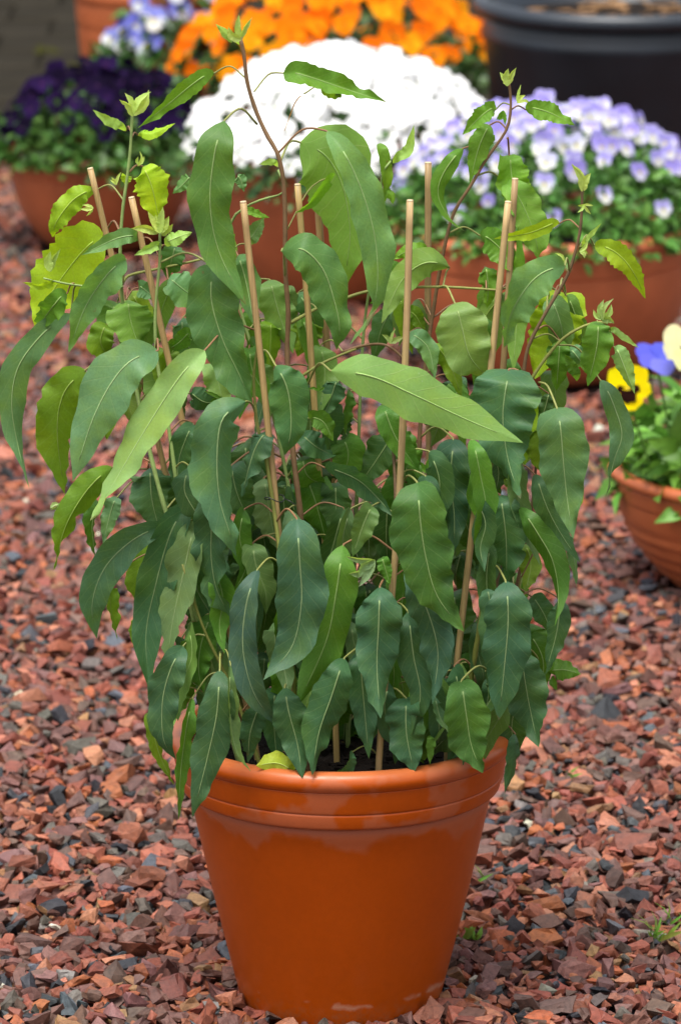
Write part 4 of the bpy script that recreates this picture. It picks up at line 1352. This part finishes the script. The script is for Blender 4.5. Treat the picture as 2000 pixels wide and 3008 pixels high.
# shoot tips
shoot(305, 265, .0, 62, 4, 80, 'P', 30, 1)
leaf([(288, 292), (255, 280), (214, 252)], 22, .0, 'P', roll=25, pet=(300, 300, .0))
leaf([(315, 302), (350, 305), (403, 283)], 24, .0, 'Y', roll=20, teeth=.6, pet=(303, 318, .0))
shoot(554, 92, -.02, 52, 3, 105, 'P', 40, 2)
leaf([(550, 92), (525, 80), (497, 54)], 22, -.02, 'P', roll=15, nopet=True)
shoot(1170, 195, .02, 48, 3, 100, 'P', 22, 3)
shoot(1190, 235, .02, 34, 3, 45, 'P', 30, 4)
shoot(1160, 255, .02, 28, 3, 250, 'g', 30, 14)
shoot(1340, 440, -.03, 56, 3, 92, 'P', 14, 5)
shoot(1345, 470, -.03, 22, 4, 270, 'P', 80, 6)
leaf([(1340, 560), (1360, 540), (1384, 514)], 12, -.03, 'P', nopet=True)
shoot(1300, 600, -.04, 30, 4, 180, 'P', 60, 7)
shoot(1335, 580, -.04, 28, 3, 10, 'P', 40, 17)
shoot(366, 535, -.055, 52, 6, 90, 'P', 72, 8)
shoot(318, 380, .0, 30, 3, 70, 'P', 30, 9)
shoot(268, 425, .0, 26, 3, 110, 'P', 25, 10)
shoot(215, 480, .0, 28, 3, 190, 'P', 40, 11)
shoot(1385, 735, -.085, 46, 5, 70, 'P', 70, 12)
shoot(862, 1290, -.15, 60, 5, 205, 'P', 36, 13)
shoot(985, 1090, -.06, 40, 4, 60, 'g', 70, 15)
shoot(115, 625, -.02, 60, 2, 95, 'P', 14, 16)
leaf([(135, 645), (95, 658), (52, 650)], 18, -.02, 'Y', roll=20, nopet=True)
shoot(135, 1160, -.02, 26, 4, 240, 'P', 50, 18)
shoot(900, 790, -.05, 34, 3, 80, 'P', 40, 19)
shoot(735, 400, .02, 36, 4, 150, 'P', 60, 20)
shoot(735, 900, -.05, 24, 3, 90, 'g', 60, 21)
shoot(510, 915, -.05, 34, 2, 180, 'g', 20, 22)

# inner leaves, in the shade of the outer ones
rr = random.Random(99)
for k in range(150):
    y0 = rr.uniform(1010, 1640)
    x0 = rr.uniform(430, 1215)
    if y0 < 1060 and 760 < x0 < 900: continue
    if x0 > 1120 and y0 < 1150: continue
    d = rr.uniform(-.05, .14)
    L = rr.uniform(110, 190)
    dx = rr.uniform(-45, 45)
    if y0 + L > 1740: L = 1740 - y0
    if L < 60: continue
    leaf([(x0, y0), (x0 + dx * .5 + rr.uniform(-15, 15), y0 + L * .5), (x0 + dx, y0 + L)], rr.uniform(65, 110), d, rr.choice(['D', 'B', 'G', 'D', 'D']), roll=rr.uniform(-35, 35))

# small leaves on the side branches, higher up
rr = random.Random(77)
ZONES = [((215, 640), (470, 900), 15), ((560, 650), (770, 930), 15), ((1010, 640), (1330, 930), 16), ((880, 640), (1000, 760), 4), ((470, 480), (560, 640), 3)]
for (xa, ya), (xb, yb), n in ZONES:
    for k in range(n):
        x0, y0 = rr.uniform(xa, xb), rr.uniform(ya, yb)
        L = rr.uniform(110, 185)
        dx = rr.uniform(-55, 55)
        leaf([(x0, y0), (x0 + dx * .5 + rr.uniform(-14, 14), y0 + L * .45), (x0 + dx, y0 + L)], rr.uniform(38, 76), rr.uniform(-.02, .09),
             rr.choice(['G', 'g', 'y', 'G', 'B', 'Y', 'D']), roll=rr.uniform(-50, 50), back=rr.random() < .4, teeth=rr.uniform(0, .4), wave=rr.uniform(.05, .18))
# outer fill: smaller hanging leaves between the big ones
rr = random.Random(41)
for k in range(58):
    y0 = rr.uniform(1030, 1600)
    e = 60 * max(0, (1250 - y0) / 200)
    x0 = rr.uniform(380 + max(0, (y0 - 1200) * .14), 1235 - max(0, (y0 - 1200) * .2))
    if y0 < 1080 and 740 < x0 < 920: continue
    L = rr.uniform(150, 255)
    if y0 + L > 1770: L = 1770 - y0
    if L < 90: continue
    dx = rr.uniform(-40, 40)
    leaf([(x0, y0), (x0 + dx * .2 + rr.uniform(-22, 22), y0 + L * .35), (x0 + dx * .7 + rr.uniform(-22, 22), y0 + L * .7), (x0 + dx, y0 + L)],
         rr.uniform(42, 74), rr.uniform(-.135, -.06), rr.choice(['B', 'B', 'G', 'b', 'B', 'D', 'g']), roll=rr.uniform(-50, 50), back=rr.random() < .2, wave=rr.uniform(.05, .16), cup=rr.uniform(-.35, .35))

# wire ties round stem and stake
for x, y, d, lab in [(632, 1148, -.098, 'thin black wire tie round the stake left of the main stem'), (1000, 975, .035, 'thin black wire tie round the weathered stake right of centre')]:
    c = at(x, y, d)
    t = empty('wire_tie', c)
    tag(t, lab, 'tie', 'wire ties on the stakes')
    ring = [(.010 * math.cos(a), .0075 * math.sin(a), .0025 * math.sin(2 * a)) for a in np.linspace(0, 2 * math.pi, 20)]
    mesh_obj('loop', *tube(ring, .0006, 5), M['wire'], t)
    mesh_obj('twisted_end', *tube([(.010, 0, 0), (.016, -.004, -.002), (.022, -.004, -.006)], .0006, 5), M['wire'], t)

# ------------------------------------------------------------------ small weeds in the gravel
WEEDS = [(1105, 2030, 7, .020, 'tiny green weed in the gravel right of the pot wall'), (1085, 2165, 10, .016, 'small creeping weed in the gravel close to the pot foot'),
         (1310, 1795, 5, .022, 'pair of thin grass blades in the gravel below the overhanging leaves'), (1515, 2165, 14, .030, 'tuft of fine grass at the right edge of the gravel'),
         (1555, 2130, 9, .024, 'second small tuft of grass at the right edge, slightly higher up'), (375, 2150, 5, .016, 'reddish dry weed sprig in the gravel left of the pot')]
for x, y, n, L, lab in WEEDS:
    g = ground_at(x, y, .004)
    t = empty('weed', g)
    tag(t, lab, 'weed', 'weeds in the gravel')
    rr = random.Random(int(x))
    for k in range(n):
        a = rr.uniform(0, 6.28); ln = L * rr.uniform(.6, 1.3)
        dv = Vector((math.cos(a), math.sin(a), rr.uniform(.4, 1.6)))
        mbw = MB()
        col = (.12 * rr.uniform(.7, 1.5), .24 * rr.uniform(.7, 1.2), .03) if x > 400 else (.22, .12, .04)
        mbw.add(small_leaf((rr.gauss(0, .006), rr.gauss(0, .006), 0), dv, (math.sin(a), -math.cos(a) * .5 - .5, .4), ln, ln * (.16 if n != 10 else .4), col), col)
        mbw.build('blade', M['weed'], t)
